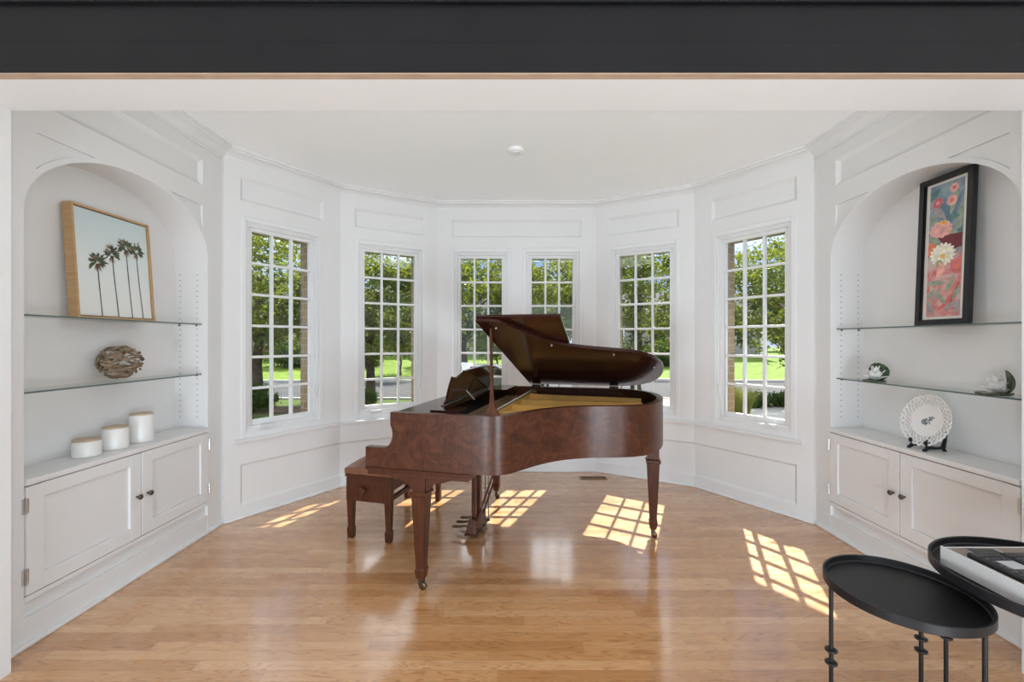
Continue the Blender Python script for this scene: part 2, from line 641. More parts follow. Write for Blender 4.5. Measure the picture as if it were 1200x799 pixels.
segs = list(zip(PATH[:-1], PATH[1:]))
names = ['wall_bay_left', 'wall_back_left', 'wall_back', 'wall_back_right', 'wall_bay_right']
wlabs = ['white panelled bay wall at the left end holding the leftmost window', 'white panelled bay wall left of the back wall',
         'white panelled back wall with two narrow windows', 'white panelled bay wall right of the back wall', 'white panelled bay wall at the right end']
for k, (a, b) in enumerate(segs):
    M, L = seg_matrix(a, b)
    if k == 2:
        wins = [(.243, .673), (.985, 1.415)]
        ps = (.154, 1.504)
    elif k == 0:
        wins = [(.215, .702)]
        ps = (.115, .806)
    elif k == 1:
        wins = [(.228, .722)]
        ps = (.131, .811)
    elif k == 3:
        wins = [(L - .722, L - .228)]
        ps = (.131, .811)
    else:
        wins = [(L - .702, L - .215)]
        ps = (L - .806, L - .115)
    tc = sorted(set([0, L, ps[0], ps[1]] + [x for w in wins for x in (w[0] - .07, w[1] + .07)]))
    zc = [0, .10, .41, .60, GB - .075, GT + .07, 2.308, 2.42, 2.603, CZ]

    def level(tt, zz):
        for w in wins:
            if w[0] - .07 < tt < w[1] + .07 and GB - .075 < zz < GT + .07:
                return None
        if 2.42 < zz < 2.603 and ps[0] < tt < ps[1]:
            return 0
        if .10 < zz < .41 and (tt > ps[0] or k != 0) and (tt < ps[1] or k != 4):
            return 0
        return RAISE
    mb = MB(M)
    grid_wall(mb, tc, zc, level)
    panel_bevel(mb, ps[0], ps[1], 2.42, 2.603, 0, RAISE, .022)
    panel_bevel(mb, ps[0] if k == 0 else 0, ps[1] if k == 4 else L, .10, .41, 0, RAISE, .018, (k == 0, k == 4))
    o = mb.build(names[k], WHITE)
    struct(o, wlabs[k], 'wall')
    # outer brick leaf of the wall
    mb = MB(M)
    tc2 = sorted(set([-.06, L + .06] + [x for w in wins for x in (w[0] - .012, w[1] + .012)]))
    grid_wall(mb, tc2, [-1.1, GB - .03, GT + .015, 2.9], lambda tt, zz: None if any(w[0] - .012 < tt < w[1] + .012 for w in wins) and GB - .03 < zz < GT + .015 else -.0701, .19)
    # the leaf starts behind the inner wall
    struct(mb.build(names[k] + '_brick', BRICK), 'tan brick outer face of the ' + ['leftmost', 'second', 'middle', 'fourth', 'rightmost'][k] + ' bay wall', 'wall')
    wl = {0: ['tall white casement window on the left bay wall next to the left bookcase'], 1: ['white casement window left of the piano music desk'],
          2: ['narrow left window of the back pair behind the piano lid prop', 'narrow right window of the back pair above the folded piano lid'],
          3: ['white casement window behind the tail of the piano'], 4: ['tall white casement window on the right bay wall next to the right bookcase']}[k]
    for w, lb in zip(wins, wl):
        make_window(M, w[0], w[1], lb, k < 3)

# stool (window sill ledge), base and shoe mouldings along the bay
pin = offset_path(PATH, RAISE)
pst = [tuple(p) for p in pin]


def trimmed(path, da, db):
    p = [Vector(q) for q in path]
    p[0] = p[0] + (p[1] - p[0]).normalized() * da
    p[-1] = p[-1] + (p[-2] - p[-1]).normalized() * db
    return [tuple(q) for q in p]


m = MB()
sweep(m, trimmed(pst, .077, .077), [(-.02, .575), (.012, .575), (.014, .582), (.034, .584), (.036, .600), (.030, .605), (-.02, .605)])
struct(m.build('trim_2', WHITE), 'white window stool ledge running round the bay', 'ledge')
m = MB()
sweep(m, pst, [(-.02, 0), (.013, 0), (.018, .004), (.017, .012), (.008, .02), (-.02, .02)])
struct(m.build('baseboard_bay', WHITE), 'white shoe moulding along the foot of the bay walls', 'baseboard')

# ------------------------------------------------------------------ bookcase walls
NY0, NY1 = 1.894, 3.039       # niche opening
NC, NR = 0.5 * (NY0 + NY1), 0.5 * (NY1 - NY0)
SPR, RISE = 1.93, 0.372       # springing and rise of the arch
NDEP = 0.232


def arch_z(y, grow=0.0):
    u = (y - NC) / (NR + grow)
    return SPR + (RISE + grow) * math.sqrt(max(0, 1 - u * u))


def bookcase_wall(side):
    """side -1 left, +1 right; local depth d goes outward from the room"""
    X = XL if side < 0 else XR

    def Q(d, y, z):
        return (X + side * d, y, z)
    mb = MB()

    def cell(y0, y1, zb0, zb1, zt0, zt1, d0, d1):
        mb.hexa([Q(d0, y0, zb0), Q(d1, y0, zb0), Q(d1, y1, zb1), Q(d0, y1, zb1)],
                [Q(d0, y0, zt0), Q(d1, y0, zt0), Q(d1, y1, zt1), Q(d0, y1, zt1)])
    TH = 0.03
    REC = 0.02
    # outer stiles
    for y0, y1 in ((1.70, NY0), (NY1, 3.23)):
        cell(y0, y1, 0, 0, 2.425, 2.425, 0, TH)
        cell(y0, y1, 2.607, 2.607, CZ, CZ, 0, TH)
    cell(1.70, 1.94, 2.425, 2.425, 2.607, 2.607, 0, TH)
    cell(2.99, 3.23, 2.425, 2.425, 2.607, 2.607, 0, TH)
    cell(1.94, 2.99, 2.425, 2.425, 2.607, 2.607, REC, TH)
    cell(NY0, NY1, 2.607, 2.607, CZ, CZ, 0, TH)
    # columns over the arch
    N = 72
    ys = [NC - NR * math.cos(PI * i / N) for i in range(N + 1)]
    SP0, SP1, SPT, BAND = NC - .522, NC + .522, 2.293, 0.026
    ys = sorted(set(ys + [SP0, SP1]))
    for y0, y1 in zip(ys, ys[1:]):
        ym = 0.5 * (y0 + y1)
        a0, a1 = arch_z(y0), arch_z(y1)
        b0, b1 = min(SPT, arch_z(y0, BAND)), min(SPT, arch_z(y1, BAND))
        b0, b1 = max(a0, b0), max(a1, b1)
        if SP0 < ym < SP1 and 0.5 * (b0 + b1) < SPT - .002:
            cell(y0, y1, a0, a1, b0, b1, 0, TH)
            cell(y0, y1, b0, b1, SPT, SPT, .011, TH)
            cell(y0, y1, SPT, SPT, 2.425, 2.425, 0, TH)
        else:
            cell(y0, y1, a0, a1, 2.425, 2.425, 0, TH)
        # soffit of the arch
        cell(y0, y1, a0, a1, a0 + .02, a1 + .02, TH, NDEP)
    # sloped moulding round the long upper panel
    WB = .024
    for zo, zi in ((2.425, 2.425 + WB), (2.607, 2.607 - WB)):
        mb.hexa([Q(REC + .002, 1.94, zo), Q(REC + .002, 2.99, zo), Q(REC + .002, 2.99 - WB, zi), Q(REC + .002, 1.94 + WB, zi)],
                [Q(.002, 1.94, zo), Q(.002, 2.99, zo), Q(REC - .001, 2.99 - WB, zi), Q(REC - .001, 1.94 + WB, zi)])
    for yo, yi in ((1.94, 1.94 + WB), (2.99, 2.99 - WB)):
        mb.hexa([Q(REC + .002, yo, 2.425), Q(REC + .002, yo, 2.607), Q(REC + .002, yi, 2.607 - WB), Q(REC + .002, yi, 2.425 + WB)],
                [Q(.002, yo, 2.425), Q(.002, yo, 2.607), Q(REC - .001, yi, 2.607 - WB), Q(REC - .001, yi, 2.425 + WB)])
    # niche sides and back
    for y0, y1 in ((NY0 - .02, NY0), (NY1, NY1 + .02)):
        cell(y0, y1, 0, 0, SPR + .02, SPR + .02, TH, NDEP)
    cell(1.5, 3.3, 0, 0, CZ + .1, CZ + .1, NDEP, NDEP + .12)
    cell(1.5, 1.74, 0, 0, CZ, CZ, TH, NDEP)
    cell(3.16, 3.3, 0, 0, CZ, CZ, TH, NDEP)
    # rail, recess and base below the doors
    cell(NY0, NY1, 0, 0, .125, .125, 0.002, TH)
    cell(NY0, NY1, .125, .125, .197, .197, .02, TH + .01)
    o = mb.build('wall_left' if side < 0 else 'wall_right', WHITE)
    struct(o, 'white wall with an arched bookcase niche on the ' + ('left' if side < 0 else 'right') + ' of the bay', 'wall')
    # shelf pin holes on the side walls
    hb = MB()
    for yy, dr in ((NY1, -1), (NY0, 1)):
        for d in (.075, .195):
            for i in range(27):
                z = .815 + i * .0385
                x = X + side * d
                hb.lathe([(.0035, 0), (.0035, .0012)] if dr > 0 else [(.0035, -.0012), (.0035, 0)], 8, (x, yy, z), 'y')
    struct(hb.build('shelf_pin_hole', HOLE, o))
    # ledge under doors
    lb = MB()
    x0, x1 = sorted((X + side * .03, X - side * .004))
    lb.box(x0, x1, NY0, NY1, .197, .221)
    struct(lb.build('ledge', WHITE, o, bevel=.002))
    # shoe moulding
    sb = MB()
    x0, x1 = sorted((X - side * .001, X - side * .018))
    return o


bookcase_wall(-1)
bookcase_wall(1)


def cabinet(side):
    X = XL if side < 0 else XR
    sd = 'left' if side < 0 else 'right'
    root = empty('base_cabinet', (X + side * .1, NC, .222))
    tag(root, 'white two door built in cabinet under the %s bookcase niche' % sd, 'cabinet', 'built in base cabinets')
    cb = MB()
    z0, z1 = 0, .483

    def bx(mb, d0, d1, y0, y1, za, zb):
        """d measured outward from the wall face"""
        a, b = sorted((side * (d0 - .1), side * (d1 - .1)))
        mb.box(a, b, y0 - NC, y1 - NC, za, zb)
    bx(cb, .012, .215, NY0 + .002, NY1 - .002, .0, z1 + .008)
    cb.build('cabinet_box', WHITE, root)
    MID = 2.488
    for y0, y1, knob_y, hinge_y in ((NY0 + .004, MID - .003, MID - .035, NY0), (MID + .003, NY1 - .004, MID + .037, NY1)):
        db = MB()
        s = .072
        bx(db, -.008, .011, y0, y0 + s, .004, z1)
        bx(db, -.008, .011, y1 - s, y1, .004, z1)
        bx(db, -.008, .011, y0 + s, y1 - s, .004, .004 + s)
        bx(db, -.008, .011, y0 + s, y1 - s, z1 - s * .85, z1)
        bx(db, .004, .011, y0 + s, y1 - s, .004 + s, z1 - s * .85)
        d = db.build('door', WHITE, root, bevel=.0025)
        kb = MB()
        prof = [(.006, 0), (.006, .012), (.009, .016), (.0145, .020), (.015, .026), (.010, .031), (.001, .032)]
        kx = side * (-.008 - .1)
        kb.lathe([(r, -side * h) for r, h in prof], 16, (kx, knob_y - NC, .240), 'x')
        kb.build('knob', BRONZE, d, smooth=True)
        for hz in (.09, .40):
            hb = MB()
            ya, yb = (hinge_y - .010, hinge_y + .012) if hinge_y == NY0 else (hinge_y - .012, hinge_y + .010)
            bx(hb, -.0095, -.001, ya, yb, hz - .032, hz + .032)
            hb.tube([(side * (-.012 - .1), hinge_y - NC, hz - .036), (side * (-.012 - .1), hinge_y - NC, hz + .036)], .0045, 8)
            hb.build('hinge', STEEL, d)
    ct = MB()
    x0, x1 = sorted((X + side * .232, X - side * .014))
    ct.box(x0 - X, x1 - X, NY0 + .001 - NC, NY1 - .001 - NC, -.026, 0)
    o = ct.build('countertop', WHITE, None, bevel=.003, loc=(X, NC, .738))
    tag(o, 'white painted counter board on top of the %s cabinet' % sd, 'countertop', 'built in counter boards')
    # glass shelves
    for k, z in enumerate(((1.471, 1.120) if side < 0 else (1.437, 1.090))):
        g = empty('glass_shelf', (X + side * .135, NC, z - .008))
        what = {(-1, 0): 'carrying the palm tree picture', (-1, 1): 'carrying the driftwood ball', (1, 0): 'carrying the black framed floral picture', (1, 1): 'carrying the two water lily holders'}[(side, k)]
        tag(g, 'clear glass shelf in the %s niche %s' % (sd, what), 'shelf', 'glass shelves in the niches')
        b = MB()
        b.box(-.092, .092, -NR + .003, NR - .003, 0, .008)
        b.build('glass_panel', SHELFGLASS, g)
        b = MB()
        xe = -side * .0925
        b.box(min(xe, xe - side * .0015), max(xe, xe - side * .0015), -NR + .003, NR - .003, 0, .008)
        b.build('front_edge', GLASSEDGE, g)
        for px in (-.06, .06):
            for py in (-1, 1):
                b = MB()
                y0, y1 = sorted((py * NR, py * (NR - .014)))
                b.lathe([(.0045, y0), (.0045, y1)], 10, (px, 0, -.0048), 'y')
                b.build('shelf_pin', BRONZE, g)


cabinet(-1)
cabinet(1)
for side in (-1, 1):
    sb = MB()
    X = XL if side < 0 else XR
    x0, x1 = sorted((X + side * .01, X - side * .020))
    sb.box(x0, x1, Y0 - .01, 3.205, 0, .0205)
    struct(sb.build('baseboard_left' if side < 0 else 'baseboard_right', WHITE, bevel=.006), 'white shoe moulding at the foot of the %s bookcase wall' % ('left' if side < 0 else 'right'), 'baseboard')

# ------------------------------------------------------------------ opening between the rooms
HZ = 2.288
m = MB()
m.box(-3.3, 3.4, 1.535, Y0, HZ, 3.0)
m.box(-3.3, -2.04, 1.535, Y0, 0, HZ)
m.box(2.076, 3.4, 1.535, Y0, 0, HZ)
struct(m.build('wall_front', WHITE), 'white cased opening between the rooms', 'wall')
m = MB()
m.box(-3.2, 3.3, 1.503, 1.5349, 2.286, 2.392)
m.box(-3.2, 3.3, 1.514, 1.5349, 2.392, 2.532)
m.box(-3.2, 3.3, 1.500, 1.5349, 2.532, 2.95)
o = struct(m.build('trim_3', BLACKBEAM, bevel=.002), 'black painted header beam across the top of the view', 'beam')
m = MB()
m.box(-3.2, 3.3, 1.5045, 1.5345, 2.2815, 2.2858)
struct(m.build('edge', RAWWOOD, o), 'bare wood underside of the black beam', None)

# the room the photographer stands in
m = MB()
m.box(-3.4, -3.2, -4.2, 1.6, 0, 3.0)
struct(m.build('wall_near_left', WHITE))
m = MB()
m.box(3.3, 3.5, -4.2, 1.6, 0, 3.0)
struct(m.build('wall_near_right', WHITE))
m = MB()
for x0, x1, z0, z1 in ((-3.4, 3.5, 0, .5), (-3.4, 3.5, 2.5, 3.0), (-3.4, -2.6, .5, 2.5), (2.7, 3.5, .5, 2.5), (-.35, .45, .5, 2.5)):
    m.box(x0, x1, -4.3, -4.1, z0, z1)
struct(m.build('wall_near_back', WHITE))
m = MB()
m.box(-3.4, 3.5, -4.3, 1.52, 2.9, 3.0)
struct(m.build('ceiling_near', CEIL))

# roof eave outside, which shades the upper panes
m = MB()
outer = [tuple(p) for p in offset_path(PATH, -.90)]
inner = [tuple(p) for p in offset_path(PATH, -.08)]
for i in range(5):
    a, b, c, d = inner[i], inner[i + 1], outer[i + 1], outer[i]
    m.hexa([(*a, 2.72), (*b, 2.72), (*c, 2.72), (*d, 2.72)], [(*a, 2.95), (*b, 2.95), (*c, 2.86), (*d, 2.86)])
struct(m.build('roof_eave', plain('soffit_paint', (.6, .58, .54), .7)), 'roof eave outside the bay', 'roof')

# ceiling smoke detector
m = MB()
m.lathe([(.062, 0), (.062, -.012), (.056, -.024), (.040, -.030), (.038, -.034), (.001, -.036)], 32)
o = m.build('smoke_detector', plain('detector_plastic', (.78, .78, .77), .5), None, smooth=True, loc=(.03, 3.23, CZ))
tag(o, 'small round white smoke detector on the ceiling', 'smoke detector')
s = MB()
s.ball((.02, -.02, -.035), .004)
s.build('indicator', HOLE, o)

# floor register
g = empty('floor_register', (.80, 4.24, 0))
tag(g, 'brown floor register near the foot of the back wall right of the piano', 'vent')
b = MB()
b.box(-.13, .13, -.045, -.03, 0, .006)
b.box(-.13, .13, .03, .045, 0, .006)
for x in (-.13, -.01, .115):
    b.box(x, x + .015, -.03, .03, 0, .006)
b.build('register_frame', REGISTER, g, bevel=.001)
for x0 in (-.115, .005):
    b = MB()
    for i in range(9):
        b.box(x0 + .004 + i * .0123, x0 + .009 + i * .0123, -.03, .03, 0, .004)
    b.build('grille', HOLE, g)

# ------------------------------------------------------------------ grand piano
TX, TY = -.492, 2.343
PR = rad(-14)
piano = empty('grand_piano', (TX, TY, 0), PR)
tag(piano, 'brown mahogany grand piano with propped lid standing in the middle of the bay', 'piano')
RB, RT = .662, .965          # rim bottom and top
OUT = [(-.31, -.05), (.33, -.05), (.39, -.047), (.445, -.030), (.495, .012), (.545, .095), (.62, .215), (.72, .325), (.85, .405), (1.0, .455), (1.12, .50),
       (1.22, .58), (1.285, .70), (1.322, .85), (1.332, 1.0), (1.315, 1.15), (1.265, 1.29), (1.17, 1.40), (1.05, 1.452), (.9, 1.46), (-.31, 1.46)]


def smooth_poly(pts, n=6):
    """Catmull-Rom through pts, first and last spans kept straight"""
    out = [Vector(pts[0])]
    P = [Vector(p) for p in pts]
    for i in range(1, len(P) - 2):
        p0, p1, p2, p3 = P[i - 1], P[i], P[i + 1], P[i + 2]
        if i == 1:
            p0 = p1 - (p2 - p1)
        if i == len(P) - 3:
            p3 = p2 + (p2 - p1)
        for k in range(n):
            t = k / n
            out.append(0.5 * ((2 * p1) + (p2 - p0) * t + (2 * p0 - 5 * p1 + 4 * p2 - p3) * t * t + (3 * p1 - p0 - 3 * p2 + p3) * t ** 3))
    out.append(P[-2])
    out.append(P[-1])
    return out


def off_poly(pts, d):
    """offset to the left (inside) of the walking direction"""
    out = []
    for i, p in enumerate(pts):
        a = pts[i] - pts[i - 1] if i else pts[1] - pts[0]
        b = pts[i + 1] - pts[i] if i < len(pts) - 1 else a
        tt = (a.normalized() + b.normalized()).normalized()
        out.append(p + Vector((-tt.y, tt.x)) * d)
    return out


# cheek profile, s against top height
cheek = [(-.31, .770), (-.20, .771), (-.185, .774), (-.168, .786), (-.155, .806), (-.148, .83), (-.147, .85), (-.150, .872), (-.158, .892), (-.160, .900), (-.160, RT)]
body = smooth_poly(OUT)
# rim wall (bentside and spine behind the cheeks)
m = MB()
rim = [Vector((-.10, -.05)), Vector((.1, -.05)), Vector((.3, -.05))] + [p for p in body if p.x > -.09] + [Vector((-.10, 1.46))]
inn = off_poly(rim, .042)
loops = [[m.v((*o, RB)), m.v((*o, RT)), m.v((*i, RT)), m.v((*i, RB))] for o, i in zip(rim, inn)]
for A_, B_ in zip(loops, loops[1:]):
    for j in range(4):
        m.face([A_[j], A_[(j + 1) % 4], B_[(j + 1) % 4], B_[j]])
o = m.build('rim', MAHOG, piano, smooth=True)
o.modifiers.new('normals', 'WEIGHTED_NORMAL').keep_sharp = True
for w0, w1 in ((-.05, -.008), (1.418, 1.46)):
    m = MB()
    m.prism([(-.10, RB), (-.10, RT)] + cheek[::-1] + [(-.31, RB)], w0, w1, 'y')
    m.build('cheek', MAHOG, piano)

# bottom boards / keybed
m = MB()
m.box(-.315, .30, -.046, 1.456, .640, RB - .001)
m.box(-.320, .295, -.054, 1.464, .652, .659)
m.box(-.305, .285, -.040, 1.450, .616, .640)
m.build('keybed', MAHOGLEG, piano, bevel=.004)
m = MB()
bot = off_poly([p for p in body if p.x > -.09], .045)
m.prism([(.30, .0), *[tuple(p) for p in bot if p.x > .30], (.30, 1.41)], .72, .74)
m.build('soundboard', SOUNDWOOD, piano)
# iron plate: gilded floor, ledge and struts
m = MB()
pl = off_poly([p for p in body if p.x > -.09], .05)
m.prism([(.09, .0), *[tuple(p) for p in pl if p.x > .09], (.09, 1.41)], .862, .872)
m.box(.345, .372, .0, 1.40, .872, .942)
for w0, s1, w1 in ((.24, .86, .50), (.52, 1.12, .72), (.80, 1.20, .92), (1.12, 1.2, 1.16)):
    m.hexa([(.36, w0, .872), (s1, w1, .872), (s1, w1 + .022, .872), (.36, w0 + .022, .872)],
           [(.36, w0, .940), (s1, w1, .925), (s1, w1 + .022, .925), (.36, w0 + .022, .940)])
m.build('iron_plate', GOLD, piano, bevel=.003)
m = MB()
m.box(.347, .362, -.004, 1.40, .943, .953)
m.build('capo_bar', STEEL, piano, bevel=.002)
m = MB()
for i in range(56):
    w = .03 + i * .0245
    for r_ in range(3):
        m.lathe([(.0035, .872), (.0035, .897)], 6, (.13 + r_ * .035, w + r_ * .006, 0))
tag(m.build('tuning_pin', STEEL, piano), kind='stuff')
m = MB()
for i in range(60):
    w = .03 + i * .0228
    e = min(1.2, .36 + .16 + .95 * min(1, (w / 1.0)) ** .8)
    m.tube([(.17, w, .892), (.35, w, .900), (e, .55 * w + .42 if w < .9 else w * .9 + .1, .884)], .0008, 4)
tag(m.build('string', BRASS, piano), kind='stuff')
# keyboard behind the cheek
m = MB()
for i in range(52):
    w = .10 + i * .0244
    m.box(-.285, -.135, w, w + .0234, .70, .722)
m.build('white_keys', IVORY, piano, bevel=.001)
m = MB()
for i in range(51):
    if i % 7 in (0, 1, 3, 4, 5):
        w = .10 + (i + 1) * .0244 - .005
        m.box(-.235, -.135, w, w + .010, .722, .734)
m.build('black_keys', EBONY, piano, bevel=.001)
m = MB()
m.box(-.300, -.288, -.005, 1.415, .664, .712)
m.box(-.29, -.13, -.005, .095, .664, .735)
m.box(-.29, -.13, 1.37, 1.415, .664, .735)
m.build('key_slip', MAHOG, piano, bevel=.003)
m = MB()
m.prism([(-.134, .70), (-.134, .83), (-.150, .90), (-.150, .952), (-.10, .952), (-.10, .70)], -.005, 1.415, 'y')
m.build('fallboard', EBONY, piano, bevel=.003)
m = MB()
m.box(-.152, .055, -.007, 1.417, .952, .961)
m.build('top_board', LIDWOOD, piano, bevel=.002)

# music desk with its side ledges
m = MB()
m.box(.045, .20, .01, .155, .962, .975)
m.box(.045, .20, 1.05, 1.40, .962, .975)
m.box(.045, .085, .155, 1.05, .962, .980)
m.build('music_shelf', LIDWOOD, piano, bevel=.002)
D0, D1 = .14, 1.05
DC, DW = .5 * (D0 + D1), .5 * (D1 - D0)


def desk_top(w):
    u = abs(w - DC) / DW
    if u > .62:
        q = (u - .62) / .38
        return .176 - .020 * math.sin(PI * q) + .024 * (1 - q)
    q = u / .62
    return .200 + .010 * (1 - q * q)


m = MB()
prof = []
for i in range(49):
    w = D0 + (D1 - D0) * i / 48
    prof.append((w, desk_top(w)))
lo = [(D1 - .05, .0), (D0 + .05, .0)]
side_l = [(D0 + .035, .03), (D0 + .018, .07), (D0 + .006, .12)]
side_r = [(D1 - .006, .12), (D1 - .018, .07), (D1 - .035, .03)]
pts = side_l + prof + side_r + [(D1 - .02, .0), (D0 + .02, 0)]
th = rad(70)


def DP(w, l, off):
    return (.068 + l * math.cos(th) - off * math.sin(th), w, .980 + l * math.sin(th) + off * math.cos(th))


m.hexa([DP(w, l, 0) for w, l in pts], [DP(w, l, .014) for w, l in pts])
desk = m.build('music_desk', LIDWOOD, piano, bevel=.003)
m = MB()
m.tube([DP(.52, .04, -.004), DP(.56, .13, -.004)], .003, 8)
m.build('desk_stay', BLACKMETAL, desk)
m = MB()
m.tube([DP(.45, .06, -.006), (.155, .43, .980)], .0045, 8)
m.build('desk_stay', STEEL, desk)

# lid: hinge along the spine, raised side towards the camera
LA = rad(18.0)
HW, HZL = 1.464, .982
LID = [(.300, -.055), (.38, -.05), (.435, -.03), (.49, .045), (.55, .15), (.64, .285), (.74, .37), (.87, .425), (1.0, .462), (1.13, .505),
       (1.23, .59), (1.29, .70), (1.325, .83), (1.338, 1.0), (1.325, 1.15), (1.28, 1.29), (1.19, 1.40), (1.08, 1.452), (.95, 1.46), (.300, 1.46)]
m = MB()
lp = smooth_poly(LID)
m.prism([(p.x, p.y - HW) for p in lp], .0, .022)
lid = m.build('lid', LIDWOOD, piano, bevel=.005, seg=3)
lid.location = (0, HW, HZL)
lid.rotation_euler = (-LA, 0, 0)
m = MB()
m.box(.302, .752, -.055 - HW, 1.455 - HW, .0235, .041)
fl = m.build('front_flap', LIDWOOD, lid, bevel=.005, seg=3)
for w in (.3, .7, 1.1):
    m = MB()
    m.tube([(.299, w - .12 - HW, .023), (.299, w + .12 - HW, .023)], .005, 8)
    m.build('flap_hinge', BRASS, lid)
for s_, w_ in ((.36, .0), (.62, .31), (.98, .50), (1.24, .80)):
    m = MB()
    m.lathe([(.0055, 0), (.0055, -.005), (.003, -.007)], 10, (s_ + .03, w_ - HW + .04, 0))
    m.build('rubber_bumper', GREYPLASTIC, lid, smooth=True)
for s_ in (.36, 1.0):
    m = MB()
    m.box(s_ - .035, s_ + .035, HW - .035, HW + .004, RT - .001, HZL)
    m.build('lid_hinge', BRONZE, piano, bevel=.002)

# prop stick
m = MB()
tp = Vector((.385, .02, 1.0))
d = HW - .045
top_z = HZL + (HW - .06) * math.tan(LA)
# prism in the s-z plane, standing on the rim near the front corner
base_s, base_w = .409, -.028
m.M = Matrix.Translation((base_s, base_w, RT))
TOPS, TOPW, TOPZ = -.045, .128, .4545
pr = [(-.040, 0), (-.034, .03), (-.024, .07), (-.015, .12), (-.010, .2), (-.007, .34), (-.006, 1.0)]
n_ = len(pr)
left = []
right = []
for x, q in pr:
    zz = q * TOPZ
    left.append((x + TOPS * q, TOPW * q, zz))
    right.append((-x + TOPS * q, TOPW * q, zz))
loop = left + right[::-1]
m.hexa([(p[0], p[1] - .009, p[2]) for p in loop], [(p[0], p[1] + .009, p[2]) for p in loop])
m.build('prop_stick', MAHOGLEG, piano, bevel=.002)


# legs
def leg(loc, bracket, name='leg', rot=0):
    m = MB(Matrix.Translation((loc[0], loc[1], 0)) @ Matrix.Rotation(rot, 4, 'Z'))

    def frus(z0, h0, z1, h1):
        m.hexa([(-h0, -h0, z0), (h0, -h0, z0), (h0, h0, z0), (-h0, h0, z0)], [(-h1, -h1, z1), (h1, -h1, z1), (h1, h1, z1), (-h1, h1, z1)])
    frus(.065, .022, .115, .029)
    frus(.115, .029, .122, .0235)
    frus(.122, .0235, .515, .041)
    frus(.515, .041, .522, .048)
    frus(.522, .048, .538, .048)
    frus(.538, .048, .546, .038)
    frus(.546, .038, .617 if bracket else RB, .038)
    if bracket:
        for sg in (-1, 1):
            pts = [(sg * .038, .546), (sg * .052, .548)]
            for i in range(9):
                a = PI / 2 * i / 8
                pts.append((sg * (.052 + .098 * (1 - math.cos(a))), .548 + .050 * math.sin(a)))
            pts += [(sg * .150, .598), (sg * .150, .604), (sg * .165, .604), (sg * .165, .609), (sg * .180, .609), (sg * .180, .617), (sg * .038, .617)]
            m.prism(pts, -.030, .030, 'y')
    else:
        frus(RB - .035, .042, RB, .060)
    o = m.build(name, MAHOGLEG, piano, bevel=.002)
    c = MB(Matrix.Translation((loc[0], loc[1], 0)))
    c.lathe([(.015, .052), (.015, .066)], 16)
    c.box(-.013, .013, -.016, .016, .030, .054)
    c.build('caster_fork', BRONZE, o)
    c = MB(Matrix.Translation((loc[0], loc[1], 0)))
    c.lathe([(.018, -.009), (.021, -.007), (.021, .007), (.018, .009)], 20, (.008, 0, .021), 'y')
    c.build('caster_wheel', BRASS, o, smooth=True)
    return o


leg((0, 0), True)
leg((.018, 1.415), True)
leg((1.268, .955), False)

# pedal lyre
m = MB()
for w in (.70, .80):
    m.box(.045, .075, w - .014, w + .014, .11, .617)
m.hexa([(.025, .62, .035), (.10, .62, .035), (.10, .88, .035), (.025, .88, .035)], [(.04, .645, .125), (.082, .645, .125), (.082, .855, .125), (.04, .855, .125)])
m.box(.018, .108, .612, .888, .022, .036)
m.box(.03, .09, .66, .84, .60, .617)
m.build('pedal_lyre', MAHOGLEG, piano, bevel=.003)
for w in (.67, .75, .83):
    c = MB()
    c.tube([(.05, w, .062), (.0, w, .066), (-.035, w, .058), (-.075, w, .056), (-.090, w, .052)], [.006, .007, .009, .011, .006], 10)
    c.build('pedal', BRASS, piano, smooth=True)
for w in (.685, .82):
    c = MB()
    c.tube([(.085, w, .10), (.265, w, .617)], .007, 8)
    c.build('lyre_brace', MAHOGLEG, piano)
for w in (.67, .75, .83):
    c = MB()
    c.tube([(.125, w, .06), (.125, w, .68)], .004, 8)
    c.lathe([(.011, .05), (.011, .062), (.006, .07)], 10, (.125, w, 0))
    c.tube([(.09, w, .056), (.13, w, .056)], .004, 8)
    c.build('pedal_rod', BRONZE, piano)

# ------------------------------------------------------------------ bench
BX, BY = -1.106, 2.97
bench = empty('piano_bench', (BX, BY, 0), rad(-15))
tag(bench, 'brown leather topped piano bench with side knob at the keyboard end', 'bench')
BW, BL = .29, .78      # leg centre spacing along s and w


def bench_leg(x, y):
    m = MB(Matrix.Translation((x, y, 0)))

    def frus(z0, h0, z1, h1):
        m.hexa([(-h0, -h0, z0), (h0, -h0, z0), (h0, h0, z0), (-h0, h0, z0)], [(-h1, -h1, z1), (h1, -h1, z1), (h1, h1, z1), (-h1, h1, z1)])
    frus(0, .019, .07, .022)
    frus(.07, .022, .078, .017)
    frus(.078, .017, .30, .024)
    frus(.30, .024, .43, .024)
    m.build('leg', MAHOGLEG, bench, bevel=.002)


for x in (0, BW):
    for y in (0, BL):
        bench_leg(x, y)
m = MB()
m.box(-.0245, BW + .0245, -.0245, -.004, .262, .425)
m.box(-.0245, BW + .0245, BL + .004, BL + .0245, .262, .425)
m.box(-.0245, -.004, -.004, BL + .004, .34, .425)
m.box(BW + .004, BW + .0245, -.004, BL + .004, .34, .425)
m.build('apron', MAHOGLEG, bench, bevel=.002)
m = MB()
m.box(BW - .004, BW + .018, .02, BL - .02, .27, .30)
m.build('side_rail', MAHOGLEG, bench, bevel=.002)
m = MB()
m.box(-.032, BW + .032, -.032, BL + .032, .426, .440)
m.build('seat_board', MAHOGLEG, bench, bevel=.003)
m = MB()
nx, ny = 12, 22
zz = lambda u, v: .486 + .056 * (1 - abs(2 * u - 1) ** 4) * (1 - abs(2 * v - 1) ** 6)
x0, x1, y0, y1 = -.036, BW + .036, -.036, BL + .036
